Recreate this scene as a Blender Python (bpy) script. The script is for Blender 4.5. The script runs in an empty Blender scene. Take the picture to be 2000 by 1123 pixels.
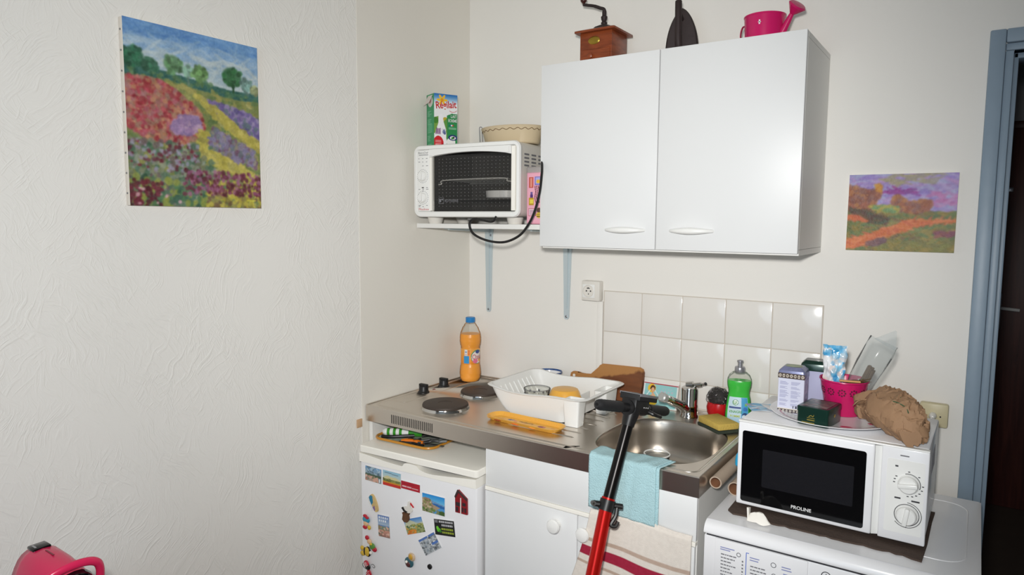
import bpy, bmesh, math, random
import numpy as np
from mathutils import Vector, Matrix, Euler

random.seed(7)
SC = bpy.context.scene
COL = SC.collection
PI = math.pi
R = math.radians


def S(r, g, b):
    f = lambda c: (c / 255 / 12.92) if c / 255 <= .04045 else ((c / 255 + .055) / 1.055) ** 2.4
    return (f(r), f(g), f(b), 1.0)


# ---------------------------------------------------------------- camera
cam = bpy.data.cameras.new('camera')
cam.sensor_width = 36
cam.lens = 1346.69 / 2000 * 36
cam.clip_start = .02
co = bpy.data.objects.new('camera', cam)
COL.objects.link(co)
_r = Vector((0.828122, 0.560504, 0.007022))
_u = Vector((-0.059805, 0.075891, 0.995321))
_f = Vector((-0.557349, 0.824667, -0.096368))
m = Matrix((_r, _u, -_f)).transposed().to_4x4()
m.translation = Vector((1.75358, -2.27527, 1.54600))
co.matrix_world = m
SC.camera = co

# ---------------------------------------------------------------- light
w = bpy.data.worlds.new('world')
SC.world = w
w.use_nodes = True
w.node_tree.nodes['Background'].inputs[0].default_value = (.75, .85, 1, 1)
w.node_tree.nodes['Background'].inputs[1].default_value = .15


def lamp(name, kind, loc, target, energy, color, **kw):
    l = bpy.data.lights.new(name, kind)
    l.energy = energy
    l.color = color
    for k, v in kw.items():
        setattr(l, k, v)
    o = bpy.data.objects.new(name, l)
    COL.objects.link(o)
    o.location = loc
    o.rotation_euler = (Vector(target) - Vector(loc)).to_track_quat('-Z', 'Y').to_euler()
    return o


# camera flash (wide reflector with a hotter core) and the daylight of a window behind the camera
lamp('flash', 'SPOT', (1.72, -2.30, 1.655), (.15, -.5, 1.30), 92, (1, .985, .955), spot_size=R(120), spot_blend=1, shadow_soft_size=.04)
lamp('flash_core', 'SPOT', (1.72, -2.30, 1.655), (.60, 0, 1.24), 60, (1, .985, .955), spot_size=R(75), spot_blend=1, shadow_soft_size=.04)
lamp('window_daylight', 'AREA', (1.5, -3.90, 1.45), (1.0, 0, 1.0), 17, (.68, .84, 1), shape='RECTANGLE', size=1.3, size_y=1.3)

vs = SC.view_settings
vs.view_transform = 'Standard'
vs.look = 'None'
vs.exposure = 0.0
vs.gamma = 1
vs.use_curve_mapping = False

# ---------------------------------------------------------------- materials
def mat(name, rgb, rough=.5, metal=0, var=0, vscale=12, bump=0, bscale=60, trans=0, ior=1.45, spec=.5, coat=0, sss=0):
    mt = bpy.data.materials.new(name)
    mt.use_nodes = True
    nt = mt.node_tree
    b = nt.nodes['Principled BSDF']
    c = S(*rgb)
    b.inputs['Base Color'].default_value = c
    b.inputs['Roughness'].default_value = rough
    b.inputs['Metallic'].default_value = metal
    b.inputs['Transmission Weight'].default_value = trans
    b.inputs['IOR'].default_value = ior
    b.inputs['Specular IOR Level'].default_value = spec
    b.inputs['Coat Weight'].default_value = coat
    if sss:
        b.inputs['Subsurface Weight'].default_value = sss
        b.inputs['Subsurface Scale'].default_value = .01
    if var or bump:
        tc = nt.nodes.new('ShaderNodeTexCoord')
    if var:
        n = nt.nodes.new('ShaderNodeTexNoise')
        n.inputs['Scale'].default_value = vscale
        n.inputs['Detail'].default_value = 5
        nt.links.new(tc.outputs['Object'], n.inputs['Vector'])
        mx = nt.nodes.new('ShaderNodeMix')
        mx.data_type = 'RGBA'
        mx.inputs[6].default_value = tuple(x * (1 - var) for x in c[:3]) + (1,)
        mx.inputs[7].default_value = tuple(min(1, x * (1 + var)) for x in c[:3]) + (1,)
        nt.links.new(n.outputs['Fac'], mx.inputs[0])
        nt.links.new(mx.outputs[2], b.inputs['Base Color'])
    if bump:
        n = nt.nodes.new('ShaderNodeTexNoise')
        n.inputs['Scale'].default_value = bscale
        n.inputs['Detail'].default_value = 4
        nt.links.new(tc.outputs['Object'], n.inputs['Vector'])
        bp = nt.nodes.new('ShaderNodeBump')
        bp.inputs['Strength'].default_value = bump
        bp.inputs['Distance'].default_value = .004
        nt.links.new(n.outputs['Fac'], bp.inputs['Height'])
        nt.links.new(bp.outputs['Normal'], b.inputs['Normal'])
    return mt


def film(name, rgb, opacity=.06, gloss=.12, rough=.08):
    """thin clear plastic or glass sheet: see-through with a clear coat reflection"""
    mt = bpy.data.materials.new(name)
    mt.use_nodes = True
    nt = mt.node_tree
    nt.nodes.remove(nt.nodes['Principled BSDF'])
    out = nt.nodes['Material Output']
    tr = nt.nodes.new('ShaderNodeBsdfTransparent')
    tr.inputs[0].default_value = S(*rgb)
    gl = nt.nodes.new('ShaderNodeBsdfGlossy')
    gl.inputs['Roughness'].default_value = rough
    df = nt.nodes.new('ShaderNodeBsdfDiffuse')
    df.inputs[0].default_value = S(220, 222, 222)
    m1 = nt.nodes.new('ShaderNodeMixShader')
    m1.inputs[0].default_value = opacity
    nt.links.new(tr.outputs[0], m1.inputs[1])
    nt.links.new(df.outputs[0], m1.inputs[2])
    fr = nt.nodes.new('ShaderNodeLayerWeight')
    fr.inputs[0].default_value = gloss
    m2 = nt.nodes.new('ShaderNodeMixShader')
    nt.links.new(fr.outputs['Fresnel'], m2.inputs[0])
    nt.links.new(m1.outputs[0], m2.inputs[1])
    nt.links.new(gl.outputs[0], m2.inputs[2])
    nt.links.new(m2.outputs[0], out.inputs[0])
    return mt


def attr_mat(name, rough=.5, bump=0, bscale=150, coat=0, spec=.5):
    mt = mat(name, (200, 200, 200), rough, bump=bump, bscale=bscale, coat=coat, spec=spec)
    nt = mt.node_tree
    a = nt.nodes.new('ShaderNodeVertexColor')
    a.layer_name = 'print'
    nt.links.new(a.outputs[0], nt.nodes['Principled BSDF'].inputs['Base Color'])
    return mt


def plaster():
    """trowelled filler: patches of short raised strokes, each patch with its own direction"""
    mt = mat('trowelled_plaster', (236, 234, 229), .7)
    nt = mt.node_tree
    L = nt.links.new
    N = nt.nodes.new
    tc = N('ShaderNodeTexCoord')
    n0 = N('ShaderNodeTexNoise')
    n0.inputs['Scale'].default_value = 6
    L(tc.outputs['Object'], n0.inputs['Vector'])
    wob = N('ShaderNodeVectorMath')
    wob.operation = 'MULTIPLY_ADD'
    wob.inputs[1].default_value = (0, .12, .12)
    L(n0.outputs['Color'], wob.inputs[0])
    L(tc.outputs['Object'], wob.inputs[2])
    total = None
    for k, (cell, sy, sz) in enumerate(((6.5, 14, 150), (9.0, 18, 190), (4.5, 10, 115))):
        sh = N('ShaderNodeVectorMath')
        sh.operation = 'ADD'
        sh.inputs[1].default_value = (0, k * 3.7, k * 1.9)
        L(wob.outputs[0], sh.inputs[0])
        vo = N('ShaderNodeTexVoronoi')
        vo.inputs['Scale'].default_value = cell
        L(sh.outputs[0], vo.inputs['Vector'])
        sep = N('ShaderNodeSeparateColor')
        L(vo.outputs['Color'], sep.inputs[0])
        ang = N('ShaderNodeMath')
        ang.operation = 'MULTIPLY_ADD'
        ang.inputs[1].default_value = 1.7
        ang.inputs[2].default_value = .75
        L(sep.outputs[0], ang.inputs[0])
        rot = N('ShaderNodeVectorRotate')
        rot.rotation_type = 'X_AXIS'
        L(sh.outputs[0], rot.inputs['Vector'])
        L(ang.outputs[0], rot.inputs['Angle'])
        mp = N('ShaderNodeMapping')
        mp.inputs['Scale'].default_value = (1, sy, sz)
        L(rot.outputs[0], mp.inputs['Vector'])
        n1 = N('ShaderNodeTexNoise')
        n1.inputs['Scale'].default_value = 1
        n1.inputs['Detail'].default_value = 2
        L(mp.outputs[0], n1.inputs['Vector'])
        rp = N('ShaderNodeMapRange')
        rp.interpolation_type = 'SMOOTHSTEP'
        rp.inputs['From Min'].default_value = .48
        rp.inputs['From Max'].default_value = .72
        L(n1.outputs['Fac'], rp.inputs['Value'])
        ed = N('ShaderNodeMapRange')
        ed.inputs['From Min'].default_value = .72
        ed.inputs['From Max'].default_value = .25
        L(vo.outputs['Distance'], ed.inputs['Value'])
        mu = N('ShaderNodeMath')
        mu.operation = 'MULTIPLY'
        L(rp.outputs[0], mu.inputs[0])
        L(ed.outputs[0], mu.inputs[1])
        if total is None:
            total = mu.outputs[0]
        else:
            ad = N('ShaderNodeMath')
            ad.operation = 'MAXIMUM'
            L(total, ad.inputs[0])
            L(mu.outputs[0], ad.inputs[1])
            total = ad.outputs[0]
    bp = N('ShaderNodeBump')
    bp.inputs['Strength'].default_value = .4
    bp.inputs['Distance'].default_value = .0022
    L(total, bp.inputs['Height'])
    L(bp.outputs[0], nt.nodes['Principled BSDF'].inputs['Normal'])
    return mt


def wood(name, c1, c2, rough=.4, scale=6, stretch=(1, 12, 12)):
    mt = mat(name, c1, rough)
    nt = mt.node_tree
    tc = nt.nodes.new('ShaderNodeTexCoord')
    mp = nt.nodes.new('ShaderNodeMapping')
    mp.inputs['Scale'].default_value = stretch
    n = nt.nodes.new('ShaderNodeTexNoise')
    n.inputs['Scale'].default_value = scale
    n.inputs['Detail'].default_value = 6
    n.inputs['Distortion'].default_value = .8
    rp = nt.nodes.new('ShaderNodeValToRGB')
    rp.color_ramp.elements[0].color = S(*c1)
    rp.color_ramp.elements[1].color = S(*c2)
    rp.color_ramp.elements[0].position = .3
    rp.color_ramp.elements[1].position = .7
    nt.links.new(tc.outputs['Object'], mp.inputs['Vector'])
    nt.links.new(mp.outputs[0], n.inputs['Vector'])
    nt.links.new(n.outputs['Fac'], rp.inputs[0])
    nt.links.new(rp.outputs[0], nt.nodes['Principled BSDF'].inputs['Base Color'])
    return mt


def steel(name, rgb, rough):
    mt = mat(name, rgb, rough, 1)
    nt = mt.node_tree
    tc = nt.nodes.new('ShaderNodeTexCoord')
    mp = nt.nodes.new('ShaderNodeMapping')
    mp.inputs['Scale'].default_value = (3, 90, 90)
    n = nt.nodes.new('ShaderNodeTexNoise')
    n.inputs['Scale'].default_value = 5
    n.inputs['Detail'].default_value = 6
    mr = nt.nodes.new('ShaderNodeMapRange')
    mr.inputs['To Min'].default_value = rough * .985
    mr.inputs['To Max'].default_value = rough * 1.015
    nt.links.new(tc.outputs['Object'], mp.inputs['Vector'])
    nt.links.new(mp.outputs[0], n.inputs['Vector'])
    nt.links.new(n.outputs['Fac'], mr.inputs['Value'])
    nt.links.new(mr.outputs[0], nt.nodes['Principled BSDF'].inputs['Roughness'])
    return mt


def two_tone_board():
    """brown board, paler in the upper left above a slanting line"""
    mt = wood('cutting_board_wood', (128, 76, 42), (104, 60, 34), .5, 5, (2, 8, 10))
    nt = mt.node_tree
    N, L = nt.nodes.new, nt.links.new
    tc, sp_ = N('ShaderNodeTexCoord'), N('ShaderNodeSeparateXYZ')
    nz = N('ShaderNodeTexNoise')
    nz.inputs['Scale'].default_value = 26
    L(tc.outputs['Object'], sp_.inputs[0])
    L(tc.outputs['Object'], nz.inputs['Vector'])
    m1, m2, m3 = N('ShaderNodeMath'), N('ShaderNodeMath'), N('ShaderNodeMapRange')
    m1.operation = m2.operation = 'MULTIPLY_ADD'
    m1.inputs[1].default_value = -.26
    L(sp_.outputs['X'], m1.inputs[0])
    L(sp_.outputs['Z'], m1.inputs[2])
    m2.inputs[1].default_value = .035
    L(nz.outputs['Fac'], m2.inputs[0])
    L(m1.outputs[0], m2.inputs[2])
    m3.inputs['From Min'].default_value = .096
    m3.inputs['From Max'].default_value = .104
    L(m2.outputs[0], m3.inputs['Value'])
    mx = N('ShaderNodeMix')
    mx.data_type = 'RGBA'
    b = nt.nodes['Principled BSDF'].inputs['Base Color']
    L(b.links[0].from_socket, mx.inputs[6])
    mx.inputs[7].default_value = S(176, 124, 70)
    L(m3.outputs[0], mx.inputs[0])
    L(mx.outputs[2], b)
    return mt


M = dict(
    plaster=plaster(),
    wall=mat('smooth_wall_paint', (232, 228, 219), .55, bump=.08, bscale=90),
    wall_back=mat('painted_wall', (236, 233, 227), .6, bump=.1, bscale=60),
    ceiling=mat('ceiling_paint', (238, 236, 230), .8),
    floor=mat('floor_lino', (96, 84, 74), .5, var=.15),
    rear=mat('rear_wall_paint', (176, 168, 158), .7),
    tile=mat('white_tile_glaze', (232, 228, 222), .12, bump=.03, bscale=14),
    grout=mat('grout', (205, 196, 184), .8),
    white=mat('white_laminate', (228, 229, 229), .4),
    cab_side=mat('white_laminate_carcass', (234, 233, 229), .45),
    cream=mat('cream_plastic', (248, 245, 236), .35),
    cream_dark=mat('cream_edge', (198, 190, 172), .45),
    enamel=mat('white_enamel', (236, 236, 238), .22),
    plastic=mat('white_plastic', (238, 238, 235), .3),
    offwhite=mat('offwhite_plastic', (226, 222, 214), .35),
    steel=steel('brushed_steel', (212, 204, 194), .3),
    sink=steel('sink_steel', (190, 182, 172), .27),
    chrome=mat('chrome', (205, 203, 200), .08, 1),
    grey_metal=mat('grey_metal', (150, 152, 155), .35, 1),
    silver=mat('silver_plastic', (160, 160, 165), .3, .6),
    bracket=mat('zinc_bracket', (196, 208, 212), .4, .25),
    black=mat('black_plastic', (24, 23, 24), .4),
    gloss_black=mat('gloss_black', (8, 8, 10), .08),
    rubber=mat('black_rubber', (32, 32, 34), .62, bump=.15, bscale=300),
    iron=mat('cast_iron', (52, 42, 42), .6, .3, var=.25, vscale=25, bump=.15, bscale=80),
    hotplate=mat('hotplate_iron', (74, 64, 58), .55, .4, var=.12, vscale=20),
    pink=mat('pink_enamel', (200, 28, 98), .25),
    pink_machine=mat('raspberry_plastic', (205, 38, 84), .25),
    red_metal=mat('red_anodised', (196, 26, 20), .25, .6),
    red=mat('red_plastic', (186, 22, 28), .25),
    yellow=mat('yellow_glaze', (238, 178, 74), .3),
    blue_door=mat('blue_grey_paint', (138, 156, 172), .4, var=.05, bump=.1, bscale=40),
    brown_door=wood('brown_door_wood', (92, 48, 40), (64, 32, 28), .45, 3, (14, 14, 1)),
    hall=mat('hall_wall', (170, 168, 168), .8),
    walnut=wood('oiled_brown_wood', (150, 74, 38), (108, 48, 24), .35, 4, (3, 3, 18)),
    board=two_tone_board(),
    brass=mat('brass', (176, 146, 62), .3, .9),
    kraft=mat('kraft_paper', (158, 124, 94), .75, var=.2, vscale=14, bump=.3, bscale=60),
    cardboard=mat('cardboard', (178, 160, 142), .8),
    cardboard_in=mat('cardboard_inside', (160, 112, 80), .9),
    blue_cloth=mat('blue_microfibre', (178, 214, 220), .95, var=.13, vscale=16, bump=.8, bscale=260),
    stoneware=mat('beige_stoneware', (206, 188, 156), .3),
    stone_line=mat('brown_glaze_line', (110, 84, 52), .4),
    green=mat('green_plastic', (60, 150, 40), .35),
    tin_green=mat('dark_green_tin', (22, 52, 44), .22, .2),
    mat_brown=mat('brown_mat', (74, 60, 52), .9, var=.2, vscale=30, bump=.4, bscale=120),
    orange=mat('orange_plastic', (226, 120, 24), .35),
    tray=mat('tray_surface', (176, 184, 168), .25),
    tray_rim=mat('amber_rim', (196, 134, 44), .3),
    ink=mat('grey_ink', (120, 120, 124), .6),
    ink_dark=mat('dark_ink', (56, 56, 60), .6),
    ink_blue=mat('blue_ink', (70, 104, 196), .6),
    ink_lilac=mat('lilac_ink', (140, 146, 190), .6),
    ink_red=mat('red_ink', (196, 34, 42), .6),
    ink_white=mat('white_ink', (235, 235, 235), .6),
    ink_yellow=mat('lime_ink', (190, 200, 60), .6),
    gold=mat('gold_print', (190, 170, 84), .3, .7),
    glass=film('clear_glass', (240, 244, 243), .05, .25),
    clear=film('clear_plastic', (250, 250, 248), .06, .09),
    cello=film('cellophane', (244, 246, 246), .13, .11, .12),
    oven_glass=film('smoked_glass', (236, 235, 233), .015, .14),
    mw_window=mat('microwave_mesh_window', (24, 24, 28), .25),
    juice=mat('orange_juice', (255, 166, 8), .3),
    soap=mat('green_soap', (30, 196, 40), .2),
    label_blue=mat('blue_label', (70, 160, 214), .4),
    cyan=mat('cyan_plastic', (40, 160, 206), .35),
    wool=mat('steel_wool', (110, 106, 106), .35, .9),
    sponge=mat('yellow_sponge', (206, 176, 88), .9, var=.1, vscale=50, bump=.6, bscale=200),
    scour=mat('dark_green_scourer', (52, 60, 48), .95, bump=.6, bscale=300),
    herb=mat('dried_herb', (96, 74, 44), .9, var=.3, vscale=40, bump=.5, bscale=100),
    beige_socket=mat('beige_socket', (206, 196, 160), .4),
    tissue=mat('tissue_paper', (236, 232, 224), .9),
    linen=mat('linen_edge', (226, 218, 208), .9),
    art=attr_mat('printed_card', .45),
    canvas=attr_mat('oil_paint_on_canvas', .5, bump=.25, bscale=170),
    fabric=attr_mat('woven_cotton', .9, bump=.25, bscale=420),
    glaze=attr_mat('painted_glaze', .2),
    tinprint=attr_mat('printed_tin', .3),
    canvas_edge=mat('primed_canvas', (228, 220, 208), .8),
)

# ---------------------------------------------------------------- mesh helpers
class B:
    def __init__(self):
        self.bm = bmesh.new()

    def box(self, x0, x1, y0, y1, z0, z1, bev=0, seg=2):
        vs_ = [self.bm.verts.new((x, y, z)) for x in (x0, x1) for y in (y0, y1) for z in (z0, z1)]
        fs = []
        for q in ((0, 1, 3, 2), (4, 6, 7, 5), (0, 4, 5, 1), (2, 3, 7, 6), (0, 2, 6, 4), (1, 5, 7, 3)):
            fs.append(self.bm.faces.new([vs_[i] for i in q]))
        if bev:
            es = list({e for f in fs for e in f.edges})
            bmesh.ops.bevel(self.bm, geom=es, offset=bev, segments=seg, affect='EDGES', profile=.5)
        return self

    def ring(self, pts):
        return [self.bm.verts.new(p) for p in pts]

    def bridge(self, a, b, closed=True):
        n = len(a)
        for i in range(n if closed else n - 1):
            j = (i + 1) % n
            try:
                self.bm.faces.new((a[i], a[j], b[j], b[i]))
            except ValueError:
                pass

    def cap(self, a, flip=False):
        try:
            self.bm.faces.new(list(reversed(a)) if flip else a)
        except ValueError:
            pass

    def loft(self, rings, cap0=True, cap1=True, closed=True):
        rr = [self.ring(r) for r in rings]
        for a, b in zip(rr, rr[1:]):
            self.bridge(a, b, closed)
        if cap0:
            self.cap(rr[0], True)
        if cap1:
            self.cap(rr[-1])
        return self

    def lathe(self, prof, c=(0, 0, 0), seg=32, sx=1, sy=1, cap0=True, cap1=True, mtx=None):
        rings = []
        for r, z in prof:
            ring = []
            for i in range(seg):
                a = 2 * PI * i / seg
                v = Vector((r * sx * math.cos(a), r * sy * math.sin(a), z))
                if mtx:
                    v = mtx @ v
                ring.append(v + Vector(c))
            rings.append(ring)
        return self.loft(rings, cap0, cap1)

    def cyl(self, p0, p1, r, r1=None, seg=20, caps=True):
        return self.tube([p0, p1], [r, r if r1 is None else r1], seg, caps=caps)

    def tube(self, pts, r, seg=10, caps=True, closed=False):
        pts = [Vector(p) for p in pts]
        n = len(pts)
        rs = r if isinstance(r, (list, tuple)) else [r] * n
        rings = []
        prev = None
        for i, p in enumerate(pts):
            if closed:
                t = pts[(i + 1) % n] - pts[i - 1]
            else:
                t = pts[min(i + 1, n - 1)] - pts[max(i - 1, 0)]
            t.normalize()
            if prev is None:
                a = Vector((0, 0, 1)) if abs(t.z) < .9 else Vector((1, 0, 0))
                nrm = t.cross(a).normalized()
            else:
                nrm = (prev - t * prev.dot(t)).normalized()
            prev = nrm
            bn = t.cross(nrm)
            rings.append([p + (nrm * math.cos(2 * PI * k / seg) + bn * math.sin(2 * PI * k / seg)) * rs[i] for k in range(seg)])
        if closed:
            rr = [self.ring(q) for q in rings]
            for i in range(n):
                self.bridge(rr[i], rr[(i + 1) % n])
            return self
        return self.loft(rings, caps, caps)

    def prism(self, pts, y0, y1, plane='xz'):
        """2-D outline pushed along the third axis"""
        def P(a, b, c):
            return (a, c, b) if plane == 'xz' else ((a, b, c) if plane == 'xy' else (c, a, b))
        return self.loft([[P(a, b, y0) for a, b in pts], [P(a, b, y1) for a, b in pts]])

    def sphere(self, c, r, sx=1, sy=1, sz=1, u=16, v=10):
        prof = []
        for i in range(v + 1):
            t = PI * i / v
            prof.append((max(1e-5, r * math.sin(t)), -r * math.cos(t) * sz))
        return self.lathe(prof, c, u, sx, sy)

    def grid(self, fn, nu, nv):
        vv = [[self.bm.verts.new(fn(i / nu, j / nv)) for i in range(nu + 1)] for j in range(nv + 1)]
        for j in range(nv):
            for i in range(nu):
                self.bm.faces.new((vv[j][i], vv[j][i + 1], vv[j + 1][i + 1], vv[j + 1][i]))
        return self

    def noise(self, amp, seed=0, scale=20):
        from mathutils import noise as N
        for v in self.bm.verts:
            q = v.co * scale + Vector((seed, seed * 2, 0))
            v.co += Vector(N.noise_vector(q)) * amp
        return self

    def obj(self, name, material, parent=None, sharp=32, loc=None, rot=None):
        bm = self.bm
        bmesh.ops.remove_doubles(bm, verts=bm.verts, dist=1e-6)
        bmesh.ops.recalc_face_normals(bm, faces=bm.faces)
        lim = R(sharp)
        for e in bm.edges:
            if len(e.link_faces) == 2 and e.calc_face_angle(0) > lim:
                e.smooth = False
        for f in bm.faces:
            f.smooth = True
        me = bpy.data.meshes.new(name)
        bm.to_mesh(me)
        bm.free()
        me.materials.append(material)
        o = bpy.data.objects.new(name, me)
        COL.objects.link(o)
        if parent:
            o.parent = parent
        if loc:
            o.location = loc
        if rot:
            o.rotation_euler = rot
        return o


def thing(name, label, cat, loc=(0, 0, 0), rz=0, group=None, rot=None):
    o = bpy.data.objects.new(name, None)
    COL.objects.link(o)
    o.empty_display_size = .05
    o.location = loc
    o.rotation_euler = rot or (0, 0, R(rz))
    return tag(o, label, cat, group)


def tag(o, label, cat, group=None):
    o['label'] = label
    o['category'] = cat
    if group:
        o['group'] = group
    return o


def struct(o):
    o['kind'] = 'structure'
    return o


def stuff(o):
    o['kind'] = 'stuff'
    return o


def link_copy(o, parent=None, loc=None):
    c = o.copy()
    COL.objects.link(c)
    if parent:
        c.parent = parent
    if loc:
        c.location = loc
    return c


def text(name, s, cx, cz, w, h, y, material, parent, tilt=0, base=None, thick=.0002, bold=0):
    """lettering standing in the x-z plane, facing -y, centred on (cx, cz), fitted to w x h"""
    cu = bpy.data.curves.new('t', 'FONT')
    cu.body = s
    cu.align_x = 'CENTER'
    cu.offset = bold
    cu.resolution_u = 3
    to = bpy.data.objects.new('t', cu)
    COL.objects.link(to)
    dg = bpy.context.evaluated_depsgraph_get()
    me = bpy.data.meshes.new_from_object(to.evaluated_get(dg))
    bpy.data.objects.remove(to)
    me.name = name
    n = len(me.vertices)
    a = np.empty(n * 3)
    me.vertices.foreach_get('co', a)
    a = a.reshape(-1, 3)
    lo, hi = a.min(0), a.max(0)
    sx = w / max(hi[0] - lo[0], 1e-6)
    sy = h / max(hi[1] - lo[1], 1e-6)
    x = (a[:, 0] - (lo[0] + hi[0]) / 2) * sx
    z = (a[:, 1] - (lo[1] + hi[1]) / 2) * sy
    t = R(tilt)
    b = np.stack([cx + x * math.cos(t) - z * math.sin(t), np.full(n, y), cz + x * math.sin(t) + z * math.cos(t)], 1)
    me.vertices.foreach_set('co', b.ravel())
    me.materials.clear()
    me.materials.append(material)
    o = bpy.data.objects.new(name, me)
    COL.objects.link(o)
    o.parent = parent
    if base:
        o.matrix_local = base
    return o


# ---------------------------------------------------------------- printed surfaces (colour per vertex of a fine mesh)
def vnoise(H, W, cell, rng):
    gh, gw = int(H / cell) + 3, int(W / cell) + 3
    g = rng.random((gh, gw))
    y = np.arange(H) / cell
    x = np.arange(W) / cell
    yi, xi = y.astype(int), x.astype(int)
    fy, fx = (y - yi)[:, None], (x - xi)[None]
    fy, fx = fy * fy * (3 - 2 * fy), fx * fx * (3 - 2 * fx)
    a, b = g[yi][:, xi], g[yi][:, xi + 1]
    c, d = g[yi + 1][:, xi], g[yi + 1][:, xi + 1]
    return (a * (1 - fx) + b * fx) * (1 - fy) + (c * (1 - fx) + d * fx) * fy


class Art:
    def __init__(self, w, h, bg=(255, 255, 255), asp=None, seed=1):
        self.W, self.H = w, h
        self.a = np.zeros((h, w, 3)) + np.array(bg, float)
        self.asp = asp or w / h
        self.u = ((np.arange(w)) / (w - 1))[None] + np.zeros((h, 1))
        self.v = ((np.arange(h)) / (h - 1))[:, None] + np.zeros((1, w))
        self.rng = np.random.default_rng(seed)

    def put(self, mask, c, al=1.0):
        mk = np.clip(mask.astype(float) * al, 0, 1)[..., None]
        self.a = self.a * (1 - mk) + np.array(c, float) * mk
        return self

    def rect(self, u0, v0, u1, v1, c, al=1):
        return self.put((self.u >= u0) & (self.u <= u1) & (self.v >= v0) & (self.v <= v1), c, al)

    def ell(self, cu, cv, ru, rv, c, al=1, soft=0, ang=0):
        x, y = (self.u - cu) * self.asp, (self.v - cv)
        t = R(ang)
        x, y = x * math.cos(t) + y * math.sin(t), -x * math.sin(t) + y * math.cos(t)
        d = np.sqrt((x / (ru * self.asp)) ** 2 + (y / rv) ** 2)
        return self.put((d <= 1) if not soft else np.clip((1 - d) / soft + .5, 0, 1), c, al)

    def inside(self, pts):
        m_ = np.zeros((self.H, self.W), bool)
        n = len(pts)
        for i in range(n):
            (x1, y1), (x2, y2) = pts[i], pts[(i + 1) % n]
            if y1 == y2:
                continue
            c = ((self.v >= min(y1, y2)) & (self.v < max(y1, y2)) & (self.u < (x2 - x1) * (self.v - y1) / (y2 - y1) + x1))
            m_ ^= c
        return m_

    def poly(self, pts, c, al=1):
        return self.put(self.inside(pts), c, al)

    def line(self, pts, wd, c, al=1):
        for (x1, y1), (x2, y2) in zip(pts, pts[1:]):
            dx, dy = (x2 - x1) * self.asp, y2 - y1
            L = max(dx * dx + dy * dy, 1e-9)
            px, py = (self.u - x1) * self.asp, self.v - y1
            t = np.clip((px * dx + py * dy) / L, 0, 1)
            self.put(np.hypot(px - t * dx, py - t * dy) <= wd / 2, c, al)
        return self

    def grad(self, v0, v1, c0, c1):
        t = np.clip((self.v - v0) / (v1 - v0), 0, 1)[..., None]
        mk = ((self.v >= v0) & (self.v <= v1))[..., None]
        self.a = np.where(mk, np.array(c0, float) * (1 - t) + np.array(c1, float) * t, self.a)
        return self

    def dabs(self, n, region, cols, ru, rv, ang=0, jit=25, al=.8):
        """n brush dabs inside a mask"""
        ys, xs = np.nonzero(region)
        if not len(ys):
            return self
        k = self.rng.integers(0, len(ys), n)
        for i in k:
            c = np.array(cols[self.rng.integers(len(cols))], float) + self.rng.normal(0, jit, 1) * .35
            sc = .6 + .8 * self.rng.random()
            rx, ry = max(1, ru * sc * self.W), max(1, rv * sc * self.H)
            t = R(ang + self.rng.normal(0, 25))
            q = int(max(rx, ry)) + 2
            y0, y1, x0, x1 = max(0, ys[i] - q), min(self.H, ys[i] + q + 1), max(0, xs[i] - q), min(self.W, xs[i] + q + 1)
            yy, xx = np.mgrid[y0:y1, x0:x1]
            dx, dy = xx - xs[i], yy - ys[i]
            X, Y = dx * math.cos(t) + dy * math.sin(t), -dx * math.sin(t) + dy * math.cos(t)
            mk = (np.clip(1.3 - np.sqrt((X / rx) ** 2 + (Y / ry) ** 2), 0, 1) > .3)[..., None] * al
            self.a[y0:y1, x0:x1] = self.a[y0:y1, x0:x1] * (1 - mk) + c * mk
        return self

    def mute(self, k):
        g = self.a.mean(-1, keepdims=True)
        self.a = self.a * (1 - k) + g * k
        return self

    def blur(self, k=1):
        for _ in range(k):
            p = np.pad(self.a, ((1, 1), (1, 1), (0, 0)), 'edge')
            self.a = (p[:-2, 1:-1] + p[2:, 1:-1] + p[1:-1, :-2] + p[1:-1, 2:] + 2 * p[1:-1, 1:-1]) / 6
        return self

    def mottle(self, amp, cell, stretch=1):
        nz = vnoise(self.H, self.W, cell, self.rng)
        if stretch > 1:
            h2 = vnoise(self.H, max(4, int(self.W / stretch)), cell, self.rng)
            idx = np.clip((np.arange(self.W) / stretch).astype(int), 0, h2.shape[1] - 1)
            nz = h2[:, idx]
        self.a += ((nz - .5) * 2 * amp)[..., None]
        return self


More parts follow.
